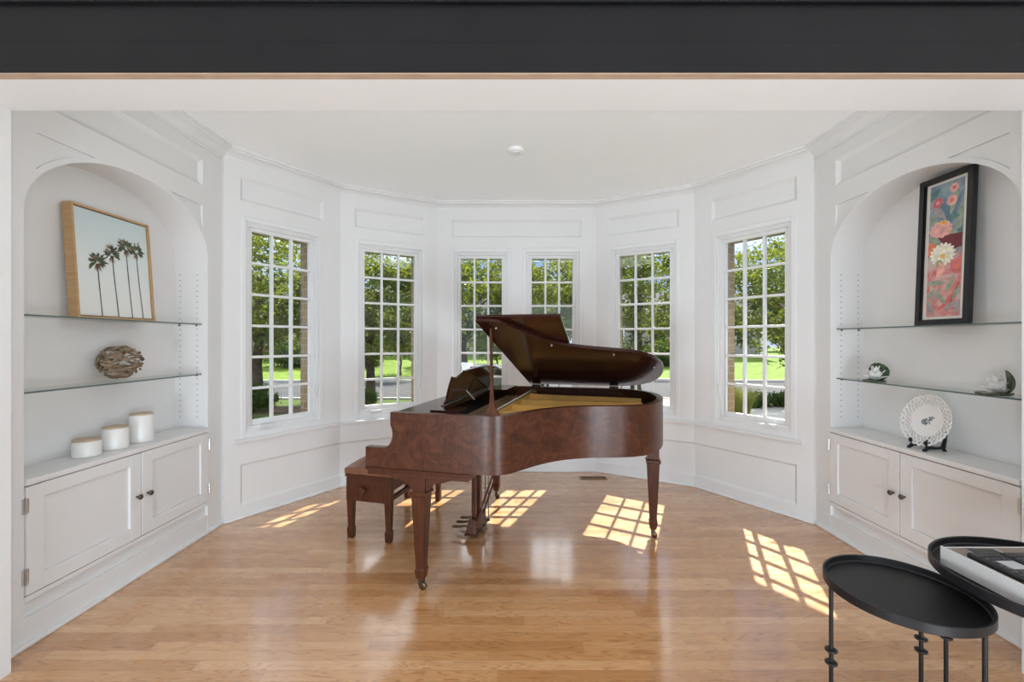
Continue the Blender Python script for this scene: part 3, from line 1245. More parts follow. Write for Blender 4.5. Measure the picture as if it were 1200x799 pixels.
G = [[m.v((x0 + (x1 - x0) * i / nx, y0 + (y1 - y0) * j / ny, zz(i / nx, j / ny))) for j in range(ny + 1)] for i in range(nx + 1)]
B_ = [[m.v((x0 + (x1 - x0) * i / nx, y0 + (y1 - y0) * j / ny, .440)) for j in range(ny + 1)] for i in range(nx + 1)]
for i in range(nx):
    for j in range(ny):
        m.face([G[i][j], G[i + 1][j], G[i + 1][j + 1], G[i][j + 1]])
        m.face([B_[i][j], B_[i][j + 1], B_[i + 1][j + 1], B_[i + 1][j]])
for i in range(nx):
    for j in (0, ny):
        m.face([B_[i][j], B_[i + 1][j], G[i + 1][j], G[i][j]])
for j in range(ny):
    for i in (0, nx):
        m.face([B_[i][j], B_[i][j + 1], G[i][j + 1], G[i][j]])
m.build('cushion', LEATHER, bench, bevel=.012, smooth=True, seg=3)
m = MB()
m.lathe([(.010, -.0245), (.010, -.040), (.020, -.046), (.027, -.056), (.027, -.064), (.020, -.072), (.001, -.074)], 24, (BW * .42, 0, .345), 'y')
m.build('knob', MAHOGLEG, bench, smooth=True)

# ------------------------------------------------------------------ things on the left shelves
def leaning(name, y0, y1, xb, xt, z0, h, side):
    """an Empty at the foot of a picture leaning on the niche back: local x to the viewer's right, local y up, local z towards the room"""
    o = empty(name, (0, 0, 0))
    ang = math.atan2(abs(xt - xb), h)
    up = Vector((side * math.sin(ang), 0, math.cos(ang)))
    right = Vector((0, -side, 0))          # viewed from the room centre
    nor = right.cross(up)
    M = Matrix((right, up, nor)).transposed().to_4x4()
    M.translation = Vector((xb, 0.5 * (y0 + y1), z0))
    o.matrix_world = M
    return o


def frame_ring(m, w, h, b, z0, z1):
    m.box(-w / 2, -w / 2 + b, 0, h, z0, z1)
    m.box(w / 2 - b, w / 2, 0, h, z0, z1)
    m.box(-w / 2 + b, w / 2 - b, 0, b, z0, z1)
    m.box(-w / 2 + b, w / 2 - b, h - b, h, z0, z1)


W_, H_ = .487, .612
pic = leaning('framed_picture', 2.257, 2.744, -2.270, -2.312, 1.4745, H_, -1)
tag(pic, 'pale wood framed print of four tall palms leaning on the upper left glass shelf', 'picture')
m = MB()
frame_ring(m, W_, H_, .011, -.052, 0)
m.box(-W_ / 2 + .005, W_ / 2 - .005, .005, H_ - .005, -.052, -.046)
m.build('picture_frame', PALEWOOD, pic, bevel=.001)
t = NT('palm_print_sky')
gv = t.n('ShaderNodeTexCoord')
sp = t.n('ShaderNodeSeparateXYZ')
t.l(gv.outputs['Generated'], sp.inputs[0])
t.l(t.ramp(sp.outputs['Y'], [(0.0, (.80, .80, .77)), (.5, (.74, .80, .79)), (1.0, (.58, .70, .71))]), t.b.inputs['Base Color'])
t.set(Roughness=.6)
SKYP = t.m
PALMG = plain('printed_palm_green', (.06, .085, .04), .6, var=.5, scale=60)
PALMT = plain('printed_trunk', (.10, .075, .06), .6, var=.2)
PALMB = plain('printed_dry_frond', (.26, .16, .11), .6, var=.3, scale=60)
m = MB()
m.box(-W_ / 2 + .016, W_ / 2 - .016, .016, H_ - .016, -.030, -.010)
rp = random.Random(5)
# palms: x as a fraction from the left, top height as a fraction from the bottom
for fx, fz, lean in ((.275, .50, .02), (.465, .60, .035), (.655, .69, .03), (.795, .68, .045)):
    bx, by = -W_ / 2 + W_ * (fx + lean), .017
    tx, ty = -W_ / 2 + W_ * fx, H_ * fz
    m.mi = 2
    pts = [(bx, by), (bx - (bx - tx) * .6, by + (ty - by) * .5), (tx, ty)]
    for (a, b), (c, d) in zip(pts, pts[1:]):
        m.poly([(a - .0036, b, -.0094), (a + .0036, b, -.0094), (c + .003, d, -.0094), (c - .003, d, -.0094)])
    for k in range(16):
        m.mi = 3
        a = rad(-90 + rp.uniform(-30, 30))
        L_ = rp.uniform(.03, .055)
        p = Vector((tx + rp.uniform(-.008, .008), ty))
        q = p + Vector((math.cos(a), math.sin(a))) * L_
        nn = Vector((-math.sin(a), math.cos(a))) * .004
        m.poly([(*(p - nn), -.0092), (*(p + nn), -.0092), (*q, -.0092)])
    for k in range(54):
        m.mi = 1 if k % 5 else 3
        a = rad(rp.uniform(-40, 220))
        L_ = rp.uniform(.030, .062)
        p = Vector((tx, ty + .012)) + Vector((math.cos(a), math.sin(a))) * rp.uniform(0, .03)
        q = p + Vector((math.cos(a), math.sin(a))) * L_ * .75 + Vector((0, -.006))
        mid = (p + q) / 2
        nn = Vector((-math.sin(a), math.cos(a))) * rp.uniform(.004, .008)
        zz_ = -.0090 + k * 2e-5
        m.poly([(*p, zz_), (*(mid - nn), zz_), (*q, zz_), (*(mid + nn), zz_)])
m.build('canvas', [SKYP, PALMG, PALMT, PALMB], pic)

# driftwood ball
R_ = .101
o = empty('driftwood_ball', (-2.275, 2.505, 1.1205))
tag(o, 'openwork ball of brown driftwood pieces on the lower left glass shelf', 'ornament')
rd = random.Random(11)
m = MB()
for k in range(165):
    # mostly horizontal sticks wrapped round the sphere
    z = rd.uniform(-.93, .95)
    a = rd.uniform(0, 2 * PI)
    tilt = rd.gauss(0, .32)
    ln = rd.uniform(.35, .75) / max(.35, math.sqrt(1 - z * z))
    rr = rd.uniform(.005, .0085)
    pts = []
    rs = []
    sh = rd.uniform(.88, 1.0)
    for i in range(6):
        q = i / 5 - .5
        aa = a + q * ln
        zz_ = max(-.97, min(.97, z + q * ln * tilt + rd.uniform(-.02, .02)))
        h = math.sqrt(1 - zz_ * zz_)
        pts.append((R_ * sh * h * math.cos(aa) * .98, R_ * sh * h * math.sin(aa) * 1.12, R_ + rr + R_ * sh * zz_ * .97))
        rs.append(rr * (1 - 1.1 * abs(q)))
    m.tube(pts, rs, 6)
m.build('driftwood', DRIFT, o, smooth=True)

# canisters
for nm, x, y, hh, lb in (('c1', -2.262, 2.292, .088, 'shortest white canister with a pale wood lid, nearest on the left counter'),
                         ('c2', -2.257, 2.452, .124, 'medium white canister with a pale wood lid, in the middle of its row'),
                         ('c3', -2.255, 2.622, .170, 'tallest white canister with a pale wood lid, farthest along the left counter')):
    g = empty('canister', (x, y, .738))
    tag(g, lb, 'canister', 'white canisters on the left counter')
    m = MB()
    m.lathe([(.056, 0), (.060, .004), (.060, hh - .008), (.0585, hh - .005), (.054, hh - .006)], 40)
    m.build('jar', CERAMIC, g, smooth=True)
    m = MB()
    m.lathe([(.0535, hh - .006), (.0575, hh - .004), (.0575, hh + .003), (.056, hh + .005), (.050, hh + .005), (.030, hh + .0025), (.001, hh + .002)], 40)
    m.build('lid', LIDPALE, g, smooth=True)

# ------------------------------------------------------------------ things on the right shelves
W2, H2 = .298, .838
pic = leaning('framed_picture', 2.243, 2.541, 2.370, 2.404, 1.4405, H2, 1)
tag(pic, 'tall black framed floral painting leaning on the upper right glass shelf', 'picture')
BLACKFRAME = plain('black_frame_lacquer', (.012, .012, .013), .3, var=.1)
m = MB()
frame_ring(m, W2, H2, .028, -.028, 0)
frame_ring(m, W2 - .004, H2 - .0, .032, -.028, -.008)
m.box(-W2 / 2 + .01, W2 / 2 - .01, .01, H2 - .01, -.028, -.024)
m.build('picture_frame', BLACKFRAME, pic, bevel=.003)
m = MB()
m.box(-W2 / 2 + .030, W2 / 2 - .030, .030, H2 - .030, -.022, -.016)
m.build('mat_board', plain('cream_mat', (.74, .71, .64), .8, var=.02), pic)
t = NT('painted_ground')
f1 = t.noise(t.coords((1, 1, 1)), 9, 3, .6, 1.5)
tc_ = t.n('ShaderNodeTexCoord')
sp = t.n('ShaderNodeSeparateXYZ')
t.l(tc_.outputs['Generated'], sp.inputs[0])
top = t.ramp(f1, [(.35, (.12, .20, .26)), (.5, (.22, .30, .40)), (.65, (.30, .42, .42))])
low = t.ramp(f1, [(.35, (.60, .13, .12)), (.5, (.66, .30, .27)), (.65, (.62, .50, .46))])
st = t.ramp(sp.outputs['Y'], [(.42, (1, 1, 1)), (.50, (0, 0, 0))])
t.l(t.mix(top, low, st), t.b.inputs['Base Color'])
t.set(Roughness=.6)
GROUND = t.m
PC = {n: plain('paint_' + n, c, .6, var=.22, scale=45) for n, c in dict(
    rose=(.62, .16, .17), pink=(.80, .42, .38), coral=(.78, .22, .12), cream=(.86, .80, .66), sage=(.30, .36, .27),
    teal=(.12, .22, .21), deep=(.17, .03, .04), gold=(.82, .50, .12), grey=(.36, .32, .32), stem=(.20, .12, .13)).items()}
keys = list(PC)
m = MB()
PW, PH = W2 - .112, H2 - .094
m.box(-PW / 2, PW / 2, .047, .047 + PH, -.0165, -.0140)
lay = [-.0139]


def shp(kind, pts):
    m.mi = 1 + keys.index(kind)
    lay[0] += 1.2e-5
    q = [(max(-PW / 2, min(PW / 2, x)), max(.047, min(.047 + PH, y)), lay[0]) for x, y in pts]
    m.poly(q)


def P_(fx, fy):
    return -PW / 2 + PW * fx, .047 + PH * fy


def flower(kind, fx, fy, r, n=9, inner=None, sq=1.0, jag=.14):
    cx, cy = P_(fx, fy)
    pts = []
    N = n * 6
    for i in range(N):
        a = 2 * PI * i / N
        rr = r * (1 - jag + jag * abs(math.sin(a * n / 2)))
        pts.append((cx + rr * math.cos(a), cy + rr * sq * math.sin(a)))
    shp(kind, pts)
    if inner:
        shp(inner, [(cx + r * .36 * math.cos(2 * PI * i / 14), cy + r * .36 * sq * math.sin(2 * PI * i / 14)) for i in range(14)])


def leafp(kind, fx, fy, ln, wd, ang):
    cx, cy = P_(fx, fy)
    a = rad(ang)
    d, n = Vector((math.cos(a), math.sin(a))), Vector((-math.sin(a), math.cos(a)))
    pts = []
    for i in range(9):
        q = i / 8
        pts.append(Vector((cx, cy)) + d * ln * (q - .5) + n * wd * math.sin(PI * q))
    for i in range(7, 0, -1):
        q = i / 8
        pts.append(Vector((cx, cy)) + d * ln * (q - .5) - n * wd * math.sin(PI * q))
    shp(kind, [tuple(p) for p in pts])


leafp('grey', .25, .80, .15, .022, -50)
leafp('sage', .75, .86, .20, .018, 75)
leafp('sage', .15, .73, .09, .022, -70)
leafp('teal', .10, .93, .11, .022, 40)
leafp('sage', .90, .70, .20, .020, 80)
leafp('teal', .72, .735, .08, .016, -12)
leafp('teal', .85, .60, .13, .022, 25)
leafp('sage', .62, .62, .13, .020, -20)
flower('rose', .24, .865, .030, 8, 'pink')
flower('pink', .72, .945, .026, 8, 'rose')
flower('pink', .66, .855, .030, 9, 'coral')
shp('deep', [P_(.0, .56), P_(.3, .61), P_(1, .60), P_(1, .50), P_(.0, .46)])
flower('coral', .06, .52, .042, 7)
flower('pink', .36, .655, .068, 11, None, .72)
flower('gold', .44, .705, .022, 8, 'coral', .6)
leafp('sage', .22, .575, .10, .018, -40)
flower('cream', .44, .465, .074, 17, None, .9, .2)
flower('sage', .36, .40, .020, 8, 'gold', 1.1)
flower('gold', .46, .45, .016, 8)
flower('rose', .90, .36, .040, 8, 'coral')
leafp('pink', .40, .345, .10, .022, 70)
leafp('sage', .26, .255, .12, .016, -4)
leafp('grey', .30, .165, .10, .013, 60)
leafp('sage', .44, .14, .11, .013, -50)
leafp('grey', .14, .065, .10, .018, -70)
leafp('sage', .12, .17, .08, .013, 50)
leafp('stem', .80, .14, .20, .004, 70)
leafp('grey', .74, .075, .09, .014, 30)
leafp('sage', .90, .17, .09, .013, 60)
leafp('grey', .92, .06, .09, .013, 75)
leafp('sage', .70, .24, .12, .013, 65)
m.build('painting', [GROUND] + [PC[k] for k in keys], pic)

# water lily holders
LILYG = plain('lily_pad_glaze', (.055, .085, .045), .28, var=.45, scale=40)
LILYW = plain('white_petal_glaze', (.84, .84, .82), .25, var=.02)


def lily(x, y, rz, label):
    g = empty('lily_holder', (x, y, 1.0905), rz)
    tag(g, label, 'figurine', 'water lily holders on the right shelf')
    # local +x is the front
    m = MB()
    n = 56
    top, botm = [], []
    for i in range(n):
        a = 2 * PI * i / n
        r = .058 * (1 + .05 * math.sin(6 * a))
        top.append((.028 + r * 1.15 * math.cos(a), r * math.sin(a), .011 + .004 * math.sin(5 * a)))
        botm.append((.028 + r * 1.05 * math.cos(a), r * .92 * math.sin(a), 0))
    m.hexa(botm, top)
    m.build('lily_pad', LILYG, g, smooth=True, bevel=.003)
    m = MB()
    f_, b_ = [], []
    for i in range(n):
        a = 2 * PI * i / n
        r = .058 * (1 + .02 * math.sin(14 * a))
        yy, zz_ = r * math.cos(a), .062 + r * math.sin(a)
        bow = .018 * ((zz_ - .062) / .056) ** 2
        f_.append((-.022 + bow - .004, yy, zz_))
        b_.append((-.035 + bow, yy * .95, .062 + (zz_ - .062) * .97))
    m.hexa(b_, f_)
    m.build('back_leaf', LILYG, g, smooth=True, bevel=.002)

    def petal(m, az, el, L_, w_):
        d = Vector((math.cos(az) * math.cos(el), math.sin(az) * math.cos(el), math.sin(el)))
        sd = Vector((-math.sin(az), math.cos(az), 0))
        up = d.cross(sd) * -1
        base = Vector((.014, 0, .012))
        cols = []
        for i in range(7):
            q = i / 6
            ww = w_ * math.sin(PI * min(1, .12 + q * .86)) ** .8
            c = base + d * L_ * q + up * (-.012 * math.sin(PI * q * .5))
            th = .0022
            cols.append([m.v(c - sd * ww + up * .004), m.v(c + up * -th), m.v(c + sd * ww + up * .004), m.v(c + up * th)])
        for A, B in zip(cols, cols[1:]):
            for k in range(4):
                m.face([A[k], A[(k + 1) % 4], B[(k + 1) % 4], B[k]])
        m.face(cols[0])
        m.face(cols[-1])
    for i in range(9):
        m = MB()
        petal(m, rad(-140 + 280 * i / 8), rad(13), .064, .017)
        m.build('petal', LILYW, g, smooth=True)
    for i in range(7):
        m = MB()
        petal(m, rad(-150 + 300 * i / 6), rad(44), .080, .018)
        m.build('petal', LILYW, g, smooth=True)
    for i in range(4):
        m = MB()
        petal(m, rad(-120 + 80 * i), rad(70), .090, .017)
        m.build('petal', LILYW, g, smooth=True)
    return g


lily(2.335, 2.76, rad(204), 'white water lily holder at the inner end of the lower right shelf')
lily(2.345, 2.06, rad(138), 'white water lily holder nearest the camera on the lower right shelf')

# openwork plate on its stand
pcx, pcy = 2.345, 2.430
PRZ = rad(181)
g = empty('plate', (pcx, pcy, .762), PRZ)
tag(g, 'round white openwork plate with birds painted at its centre, standing upright on the right counter', 'plate')
# local +x faces the room; the plate leans back
PLR = .142
MT = Matrix.Translation((0, 0, PLR * math.cos(rad(14)))) @ Matrix.Rotation(rad(90 - 14), 4, 'Y')
# in MT space: z is the plate normal, x points down


m = MB(MT)
m.lathe([(.001, -.004), (.060, -.004), (.086, .003), (.090, .006), (.088, .010), (.060, .002), (.001, .002)], 56)
m.build('plate_well', CERAMIC, g, smooth=True)
m = MB(MT)


def ringpt(r, a):
    q = (r - .088) / (PLR - .088)
    return (r * math.cos(a), r * math.sin(a), .008 + .010 * q)


NS = 30
for sgn in (-1, 1):
    for i in range(NS):
        a0 = 2 * PI * i / NS
        m.tube([ringpt(.088 + (PLR - .090) * k / 5, a0 + sgn * .40 * k / 5) for k in range(6)], .0029, 6)
for r, tr in ((.088, .005), (.122, .0026)):
    m.tube([ringpt(r, 2 * PI * i / 72) for i in range(72)], tr, 6, True)
m.tube([ringpt(PLR + .003 * math.cos(NS * 2 * PI * i / 240), 2 * PI * i / 240) for i in range(240)], .0045, 6, True)
m.build('lattice_rim', CERAMIC, g, smooth=True)
BIRD = plain('grey_blue_glaze', (.20, .23, .24), .3, var=.35, scale=60)
m = MB(MT)


def blob(cx, cy, rx, ry, ang):
    ca, sa = math.cos(rad(ang)), math.sin(rad(ang))
    pts = [(cx + rx * math.cos(2 * PI * i / 16) * ca - ry * math.sin(2 * PI * i / 16) * sa, cy + rx * math.cos(2 * PI * i / 16) * sa + ry * math.sin(2 * PI * i / 16) * ca) for i in range(16)]
    m.hexa([(x, y, .0018) for x, y in pts], [(x, y, .0032) for x, y in pts])


# x points down, y to the viewer's right
for b in ((.006, -.016, .016, .008, 60), (-.006, -.010, .010, .006, 120), (.014, -.026, .012, .005, 30), (-.014, .014, .013, .008, 40), (-.022, .026, .010, .005, 80),
          (-.004, .008, .004, .012, 20), (.016, .0, .003, .014, 60), (.020, -.012, .004, .009, 10), (.010, .014, .003, .010, 110)):
    blob(*b)
m.build('bird_painting', BIRD, g)
st = empty('plate_stand', (pcx, pcy, .738), PRZ)
tag(st, 'small black wooden easel stand under the openwork plate', 'plate stand')
for sg, nm in ((-1, 'left'), (1, 'right')):
    m = MB()
    pr = [(.062, .0), (.075, .0), (.070, .012), (.058, .020), (.050, .028), (.062, .036), (.066, .050), (.058, .060), (.050, .056), (.050, .046), (.040, .036),
          (.022, .028), (.0, .024), (-.030, .028), (-.045, .060), (-.056, .110), (-.062, .110), (-.056, .050), (-.050, .016), (-.062, .0), (-.045, .0), (-.035, .012), (.0, .012), (.040, .012)]
    m.prism(pr, sg * .045 - .006, sg * .045 + .006, 'y')
    m.build('easel_side', BLACKMETAL, st, bevel=.002)
m = MB()
m.box(-.010, .002, -.045, .045, .010, .024)
m.build('crossbar', BLACKMETAL, st, bevel=.002)

# ------------------------------------------------------------------ nesting side tables
def tray_table(name, x, y, r, z, legs, label, rim=.032, ringz=(.275, .235)):
    g = empty('side_table', (x, y, 0))
    tag(g, label, 'table', 'black nesting side tables')
    m = MB()
    m.lathe([(.001, z - rim), (r - .003, z - rim), (r, z - rim + .003), (r, z - .002), (r - .002, z), (r - .006, z), (r - .008, z - .002), (r - .009, z - rim + .012), (r - .013, z - rim + .008), (.001, z - rim + .008)], 96)
    m.build('tray', BLACKMETAL, g, smooth=True)
    for a in legs:
        m = MB()
        px, py = (r - .012) * math.cos(rad(a)), (r - .012) * math.sin(rad(a))
        m.tube([(px, py, 0), (px, py, z - rim + .002)], .0068, 14)
        lg = m.build('leg', BLACKMETAL, g, smooth=True)
        for rz_ in ringz:
            m = MB()
            m.lathe([(.0072, rz_ - .004), (.019, rz_ - .003), (.020, rz_), (.019, rz_ + .003), (.0072, rz_ + .004)], 20, (px, py, 0))
            m.build('disc', BLACKMETAL, lg, smooth=True)
        m = MB()
        m.lathe([(.010, 0), (.010, .008), (.0085, .009)], 14, (px, py, 0))
        m.build('foot', BLACKPLASTIC, lg)
    return g


T1 = (1.345, 1.488)
tray_table('a', *T1, .222, .505, (165, 33, -70), 'low round black tray table with an empty tray at the front right', .032, (.245, .20))
T2 = (1.735, 1.345)
tray_table('b', *T2, .315, .600, (107, -13, -133), 'taller round black tray table under the white console', .034, (.27, .228))

# the white console on the taller table
CX0, CX1, CY0, CY1 = 1.487, 1.90, 1.15, 1.497
cz0, cz1 = .576, .640
con = empty('console', (CX0, CY0, cz0))
tag(con, 'white sided console box with black button modules on the taller tray table', 'console')
cw, cd, chh = CX1 - CX0, CY1 - CY0, cz1 - cz0
WPL = plain('white_plastic', (.70, .70, .68), .35, var=.02)
m = MB()
m.box(0, .006, 0, cd, 0, chh)
m.box(cw - .006, cw, 0, cd, 0, chh)
m.box(.006, cw - .006, 0, .006, 0, chh)
m.box(.006, cw - .006, cd - .006, cd, 0, chh - .004)
m.box(.006, cw - .006, .006, cd - .006, 0, .006)
m.build('housing', WPL, con, bevel=.0015)
m = MB()
m.box(.006, cw - .006, .006, cd - .006, chh - .012, chh - .006)
m.build('top_panel', TAUPE, con)
m = MB()
m.box(.066, .170, cd - .062, cd - .020, chh - .006, chh - .002)
m.build('display_bezel', GREYPLASTIC, con, bevel=.001)
m = MB()
m.box(.068, .158, cd - .054, cd - .022, chh - .002, chh - .0008)
m.build('display', SCREEN, con)
BUTTON = plain('button_grey', (.07, .07, .078), .4)
LCD = plain('silver_lcd', (.50, .52, .53), .25, var=.03)
for x0, x1 in ((.020, .118), (.128, .226), (.236, .334)):
    m = MB()
    m.box(x0, x1, .012, cd - .066, chh - .006, chh + .010)
    mod = m.build('button_module', BLACKPLASTIC, con, bevel=.006, seg=3)
    m = MB()
    for i in range(5):
        for j in range(12):
            if 7 <= j <= 9 and i >= 1:
                continue
            xx = x0 + .016 + i * (x1 - x0 - .032) / 4
            yy = .03 + j * .0195
            m.lathe([(.0055, chh + .0095), (.0055, chh + .0125), (.004, chh + .0135)], 10, (xx, yy + .006, 0))
    m.build('button', BUTTON, mod, smooth=True)
    m = MB()
    m.box(x0 + .030, x1 - .012, .170, .220, chh + .0095, chh + .0115)
    m.build('small_screen', LCD, mod)

# ------------------------------------------------------------------ outdoors
GZ = -1.0
m = MB()
m.box(-60, 60, 3.0, 17.4, GZ - .2, GZ)
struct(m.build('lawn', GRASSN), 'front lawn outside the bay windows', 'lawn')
m = MB()
m.prism([(25.3, GZ - .3), (80, GZ - .3), (80, .1), (36, .05), (25.3, GZ + .05)], -60, 60, 'x')
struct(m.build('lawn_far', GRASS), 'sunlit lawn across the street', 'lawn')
m = MB()
m.box(-60, 60, 17.4, 25.3, GZ - .25, GZ - .08)
struct(m.build('street', ASPHALT), 'grey street beyond the front lawn', 'street')
for y0, y1, nm in ((17.3, 17.5, 'near'), (25.2, 25.4, 'far')):
    m = MB()
    m.box(-60, 60, y0, y1, GZ - .2, GZ + .07)
    struct(m.build('kerb', CONCRETE, bevel=.02), 'pale kerb along the %s side of the street' % nm, 'kerb')
m = MB()
m.prism([(5.2, 10), (5.6, 14.6), (5.2, 17.4), (13.5, 17.4), (13.5, 10)], GZ - .05, GZ + .03)
struct(m.build('driveway', CONCRETE), 'pale concrete drive seen through the right bay window', 'driveway')
m = MB()
m.prism([(-13, 13.4), (-4.2, 14.2), (-4.0, 15.4), (-13, 15.2)], GZ, GZ + .04)
struct(m.build('garden_bed', MULCH), 'dark mulched bed outside the left bay windows', 'bed')


def leaf_mesh(name, mat, n_cl, n_leaf, size, crown, seed, spread=.32):
    """a crown of separate leaf blades gathered in clumps; crown(rng) gives a clump centre"""
    r = random.Random(seed)
    vs, fs = [], []
    for c in range(n_cl):
        cc = crown(r)
        for k in range(n_leaf):
            p = Vector(cc) + Vector((r.gauss(0, spread), r.gauss(0, spread), r.gauss(0, spread * .7)))
            d = Vector((r.gauss(0, 1), r.gauss(0, 1), r.gauss(0, .5) - .3)).normalized()
            s = d.cross(Vector((r.gauss(0, 1), r.gauss(0, 1), r.gauss(0, 1)))).normalized()
            L_ = size * r.uniform(.7, 1.3)
            w = L_ * .36
            nn = d.cross(s) * L_ * .12
            i = len(vs)
            vs += [p - d * L_ * .5, p + s * w + nn, p + d * L_ * .5, p - s * w + nn]
            fs.append((i, i + 1, i + 2, i + 3))
    me = bpy.data.meshes.new(name)
    me.from_pydata([tuple(v) for v in vs], [], fs)
    me.materials.append(mat)
    return me


def ellip(rx, ry, rz, cz, low=-1):
    def f(r):
        while True:
            x, y, z = r.uniform(-1, 1), r.uniform(-1, 1), r.uniform(low, 1)
            q = x * x + y * y + z * z
            if .18 < q < 1:
                return (x * rx, y * ry, cz + z * rz)
    return f


CROWN_A = leaf_mesh('maple_crown', LEAFA, 120, 110, .14, ellip(3.0, 3.0, 2.3, 4.2, -.95), 1, .27)
CROWN_B = leaf_mesh('oak_crown', LEAFB, 130, 90, .24, ellip(3.6, 3.4, 3.6, 4.2, -.98), 2, .36)
CROWN_C = leaf_mesh('bush_crown', LEAFC, 110, 60, .12, ellip(1.5, 1.0, .85, .80, -.9), 3, .20)
CROWN_D = leaf_mesh('sapling_crown', LEAFA, 60, 60, .15, ellip(1.2, 1.2, 1.1, 2.0, -.95), 4, .26)
HEDGE = leaf_mesh('hedge_crown', LEAFC, 120, 60, .08, lambda r: (r.uniform(-1.6, 1.6), r.uniform(-.35, .35), r.uniform(.05, .42)), 5, .09)
def blade_mesh(name, mat, n, h, r0, seed):
    r = random.Random(seed)
    vs, fs = [], []
    for k in range(n):
        a, q = r.uniform(0, 2 * PI), r0 * math.sqrt(r.random())
        x, y = q * math.cos(a), q * math.sin(a)
        L_ = h * r.uniform(.6, 1.1)
        lean = r.uniform(.1, .55)
        w_ = r.uniform(.006, .012)
        px, py = -math.sin(a) * w_, math.cos(a) * w_
        prev = None
        for i in range(5):
            t_ = i / 4
            c = (x + math.cos(a) * lean * L_ * t_ * t_, y + math.sin(a) * lean * L_ * t_ * t_, L_ * (t_ - .25 * lean * t_ * t_))
            k_ = 1 - t_ * .9
            j = len(vs)
            vs += [(c[0] - px * k_, c[1] - py * k_, c[2]), (c[0] + px * k_, c[1] + py * k_, c[2])]
            if i:
                fs.append((j - 2, j - 1, j + 1, j))
    me = bpy.data.meshes.new(name)
    me.from_pydata(vs, [], fs)
    me.materials.append(mat)
    return me


GRASSY = blade_mesh('grassy_crown', LEAFD, 1500, 1.0, .35, 6)


def trunk_mesh(name, h, r0, r1, seed, branches=5):
    rn = random.Random(seed)
    m = MB()
    pts = [(rn.uniform(-.05, .05) * i, rn.uniform(-.05, .05) * i, h * i / 6) for i in range(7)]
    m.tube(pts, [r0 * 1.35] + [r0 + (r1 - r0) * i / 6 for i in range(1, 7)], 10)
    for k in range(branches):
        a = rn.uniform(0, 2 * PI)
        z = h * rn.uniform(.45, .85)
        L_ = rn.uniform(1.0, 2.2)
        m.tube([(0, 0, z), (L_ * .5 * math.cos(a), L_ * .5 * math.sin(a), z + L_ * .35), (L_ * math.cos(a), L_ * math.sin(a), z + L_ * .9)], [r1, r1 * .7, r1 * .3], 7)
    o = m.build(name, BARK)
    me = o.data
    bpy.data.objects.remove(o)
    return me


TRUNK_A = trunk_mesh('maple_trunk', 4.6, .20, .09, 1)
TRUNK_B = trunk_mesh('oak_trunk', 5.5, .30, .12, 2)
TRUNK_D = trunk_mesh('sapling_trunk', 2.2, .06, .03, 3, 4)


def plant(name, crown, trunk, x, y, s, rz, label, cat='tree', group=None, z=GZ, cname='foliage'):
    g = empty(name, (x, y, z), rz)
    g.scale = (s, s, s)
    tag(g, label, cat, group)
    c = bpy.data.objects.new(cname, crown)
    COL.objects.link(c)
    c.parent = g
    if trunk:
        t_ = bpy.data.objects.new('trunk', trunk)
        COL.objects.link(t_)
        t_.parent = g
    return g


GNEAR, GFAR = 'trees on the near lawn', 'tall trees across the street'
for x, y, s, rz, lb in (
        (-9.0, 15.2, 1.0, 0.3, 'bright green maple outside the left edge of the leftmost window'),
        (-5.4, 16.4, .92, 1.7, 'leafy green maple filling the top of the window left of the music desk'),
        (-1.7, 15.2, .95, 2.9, 'yellow green maple behind the narrow left window of the back pair'),
        (4.7, 16.3, 1.0, 4.4, 'green maple outside the window behind the piano tail'),
        (1.3, 16.6, .86, 3.6, 'smaller green maple behind the narrow right window of the back pair'),
        (10.9, 16.9, 1.0, 5.1, 'green maple outside the tall window beside the right bookcase')):
    plant('maple_tree', CROWN_A, TRUNK_A, x, y, s, rz, lb, 'tree', GNEAR)
far = [(-44, 53), (-33, 55), (-23.5, 53), (-14, 55), (-4.5, 53), (5, 55), (14.5, 53), (24, 55), (33.5, 53), (43, 55)]
for i, (x, y) in enumerate(far):
    plant('oak_tree', CROWN_B, TRUNK_B, x, y, random.uniform(1.15, 1.3), random.uniform(0, 6), 'tall dark green tree across the street among others like it', 'tree', GFAR, z=.05)
for x, y, s, rz, lb in ((-7.0, 27.0, 1.3, .5, 'young bright green tree on the far lawn, left of the music desk'),
                        (-1.0, 27.2, 1.2, 2.1, 'young bright green tree on the far lawn behind the back window pair'),
                        (10.6, 14.4, 1.05, 3.3, 'young pale green tree beside the drive in the right bay window')):
    plant('young_tree', CROWN_D, TRUNK_D, x, y, s, rz, lb, 'tree', 'young trees outside', z=GZ if y < 20 else -.88)
bl = [(-8.6, 14.3, .55, 'dark bush in the bed outside the leftmost window'), (-5.3, 14.9, .42, 'low dark bush at the foot of the window left of the music desk')]
for x, y, s, lb in bl:
    plant('bush', CROWN_C, None, x, y, s, random.uniform(0, 6), lb, 'bush', 'bushes near the house')
for i, x in enumerate((-26, -20.5, -15.4, -11, -5.2, 1.6, 6.4, 11.2, 22.5)):
    plant('bush', CROWN_C, None, x, 31.0 + random.uniform(-.4, .6), random.uniform(1.1, 1.4), random.uniform(-.2, .2), 'rounded dark shrub in the row at the back of the far lawn', 'bush', 'shrubs across the street', z=-.52)
plant('hedge', HEDGE, None, 9.6, 15.2, 1.1, 0, 'low clipped green hedge along the drive in the right bay window', 'hedge')
plant('ornamental_grass', GRASSY, None, 7.0, 13.4, 1.0, 1, 'yellow green clump of ornamental grass by the drive in the right bay window', 'plant')['kind'] = 'thing'


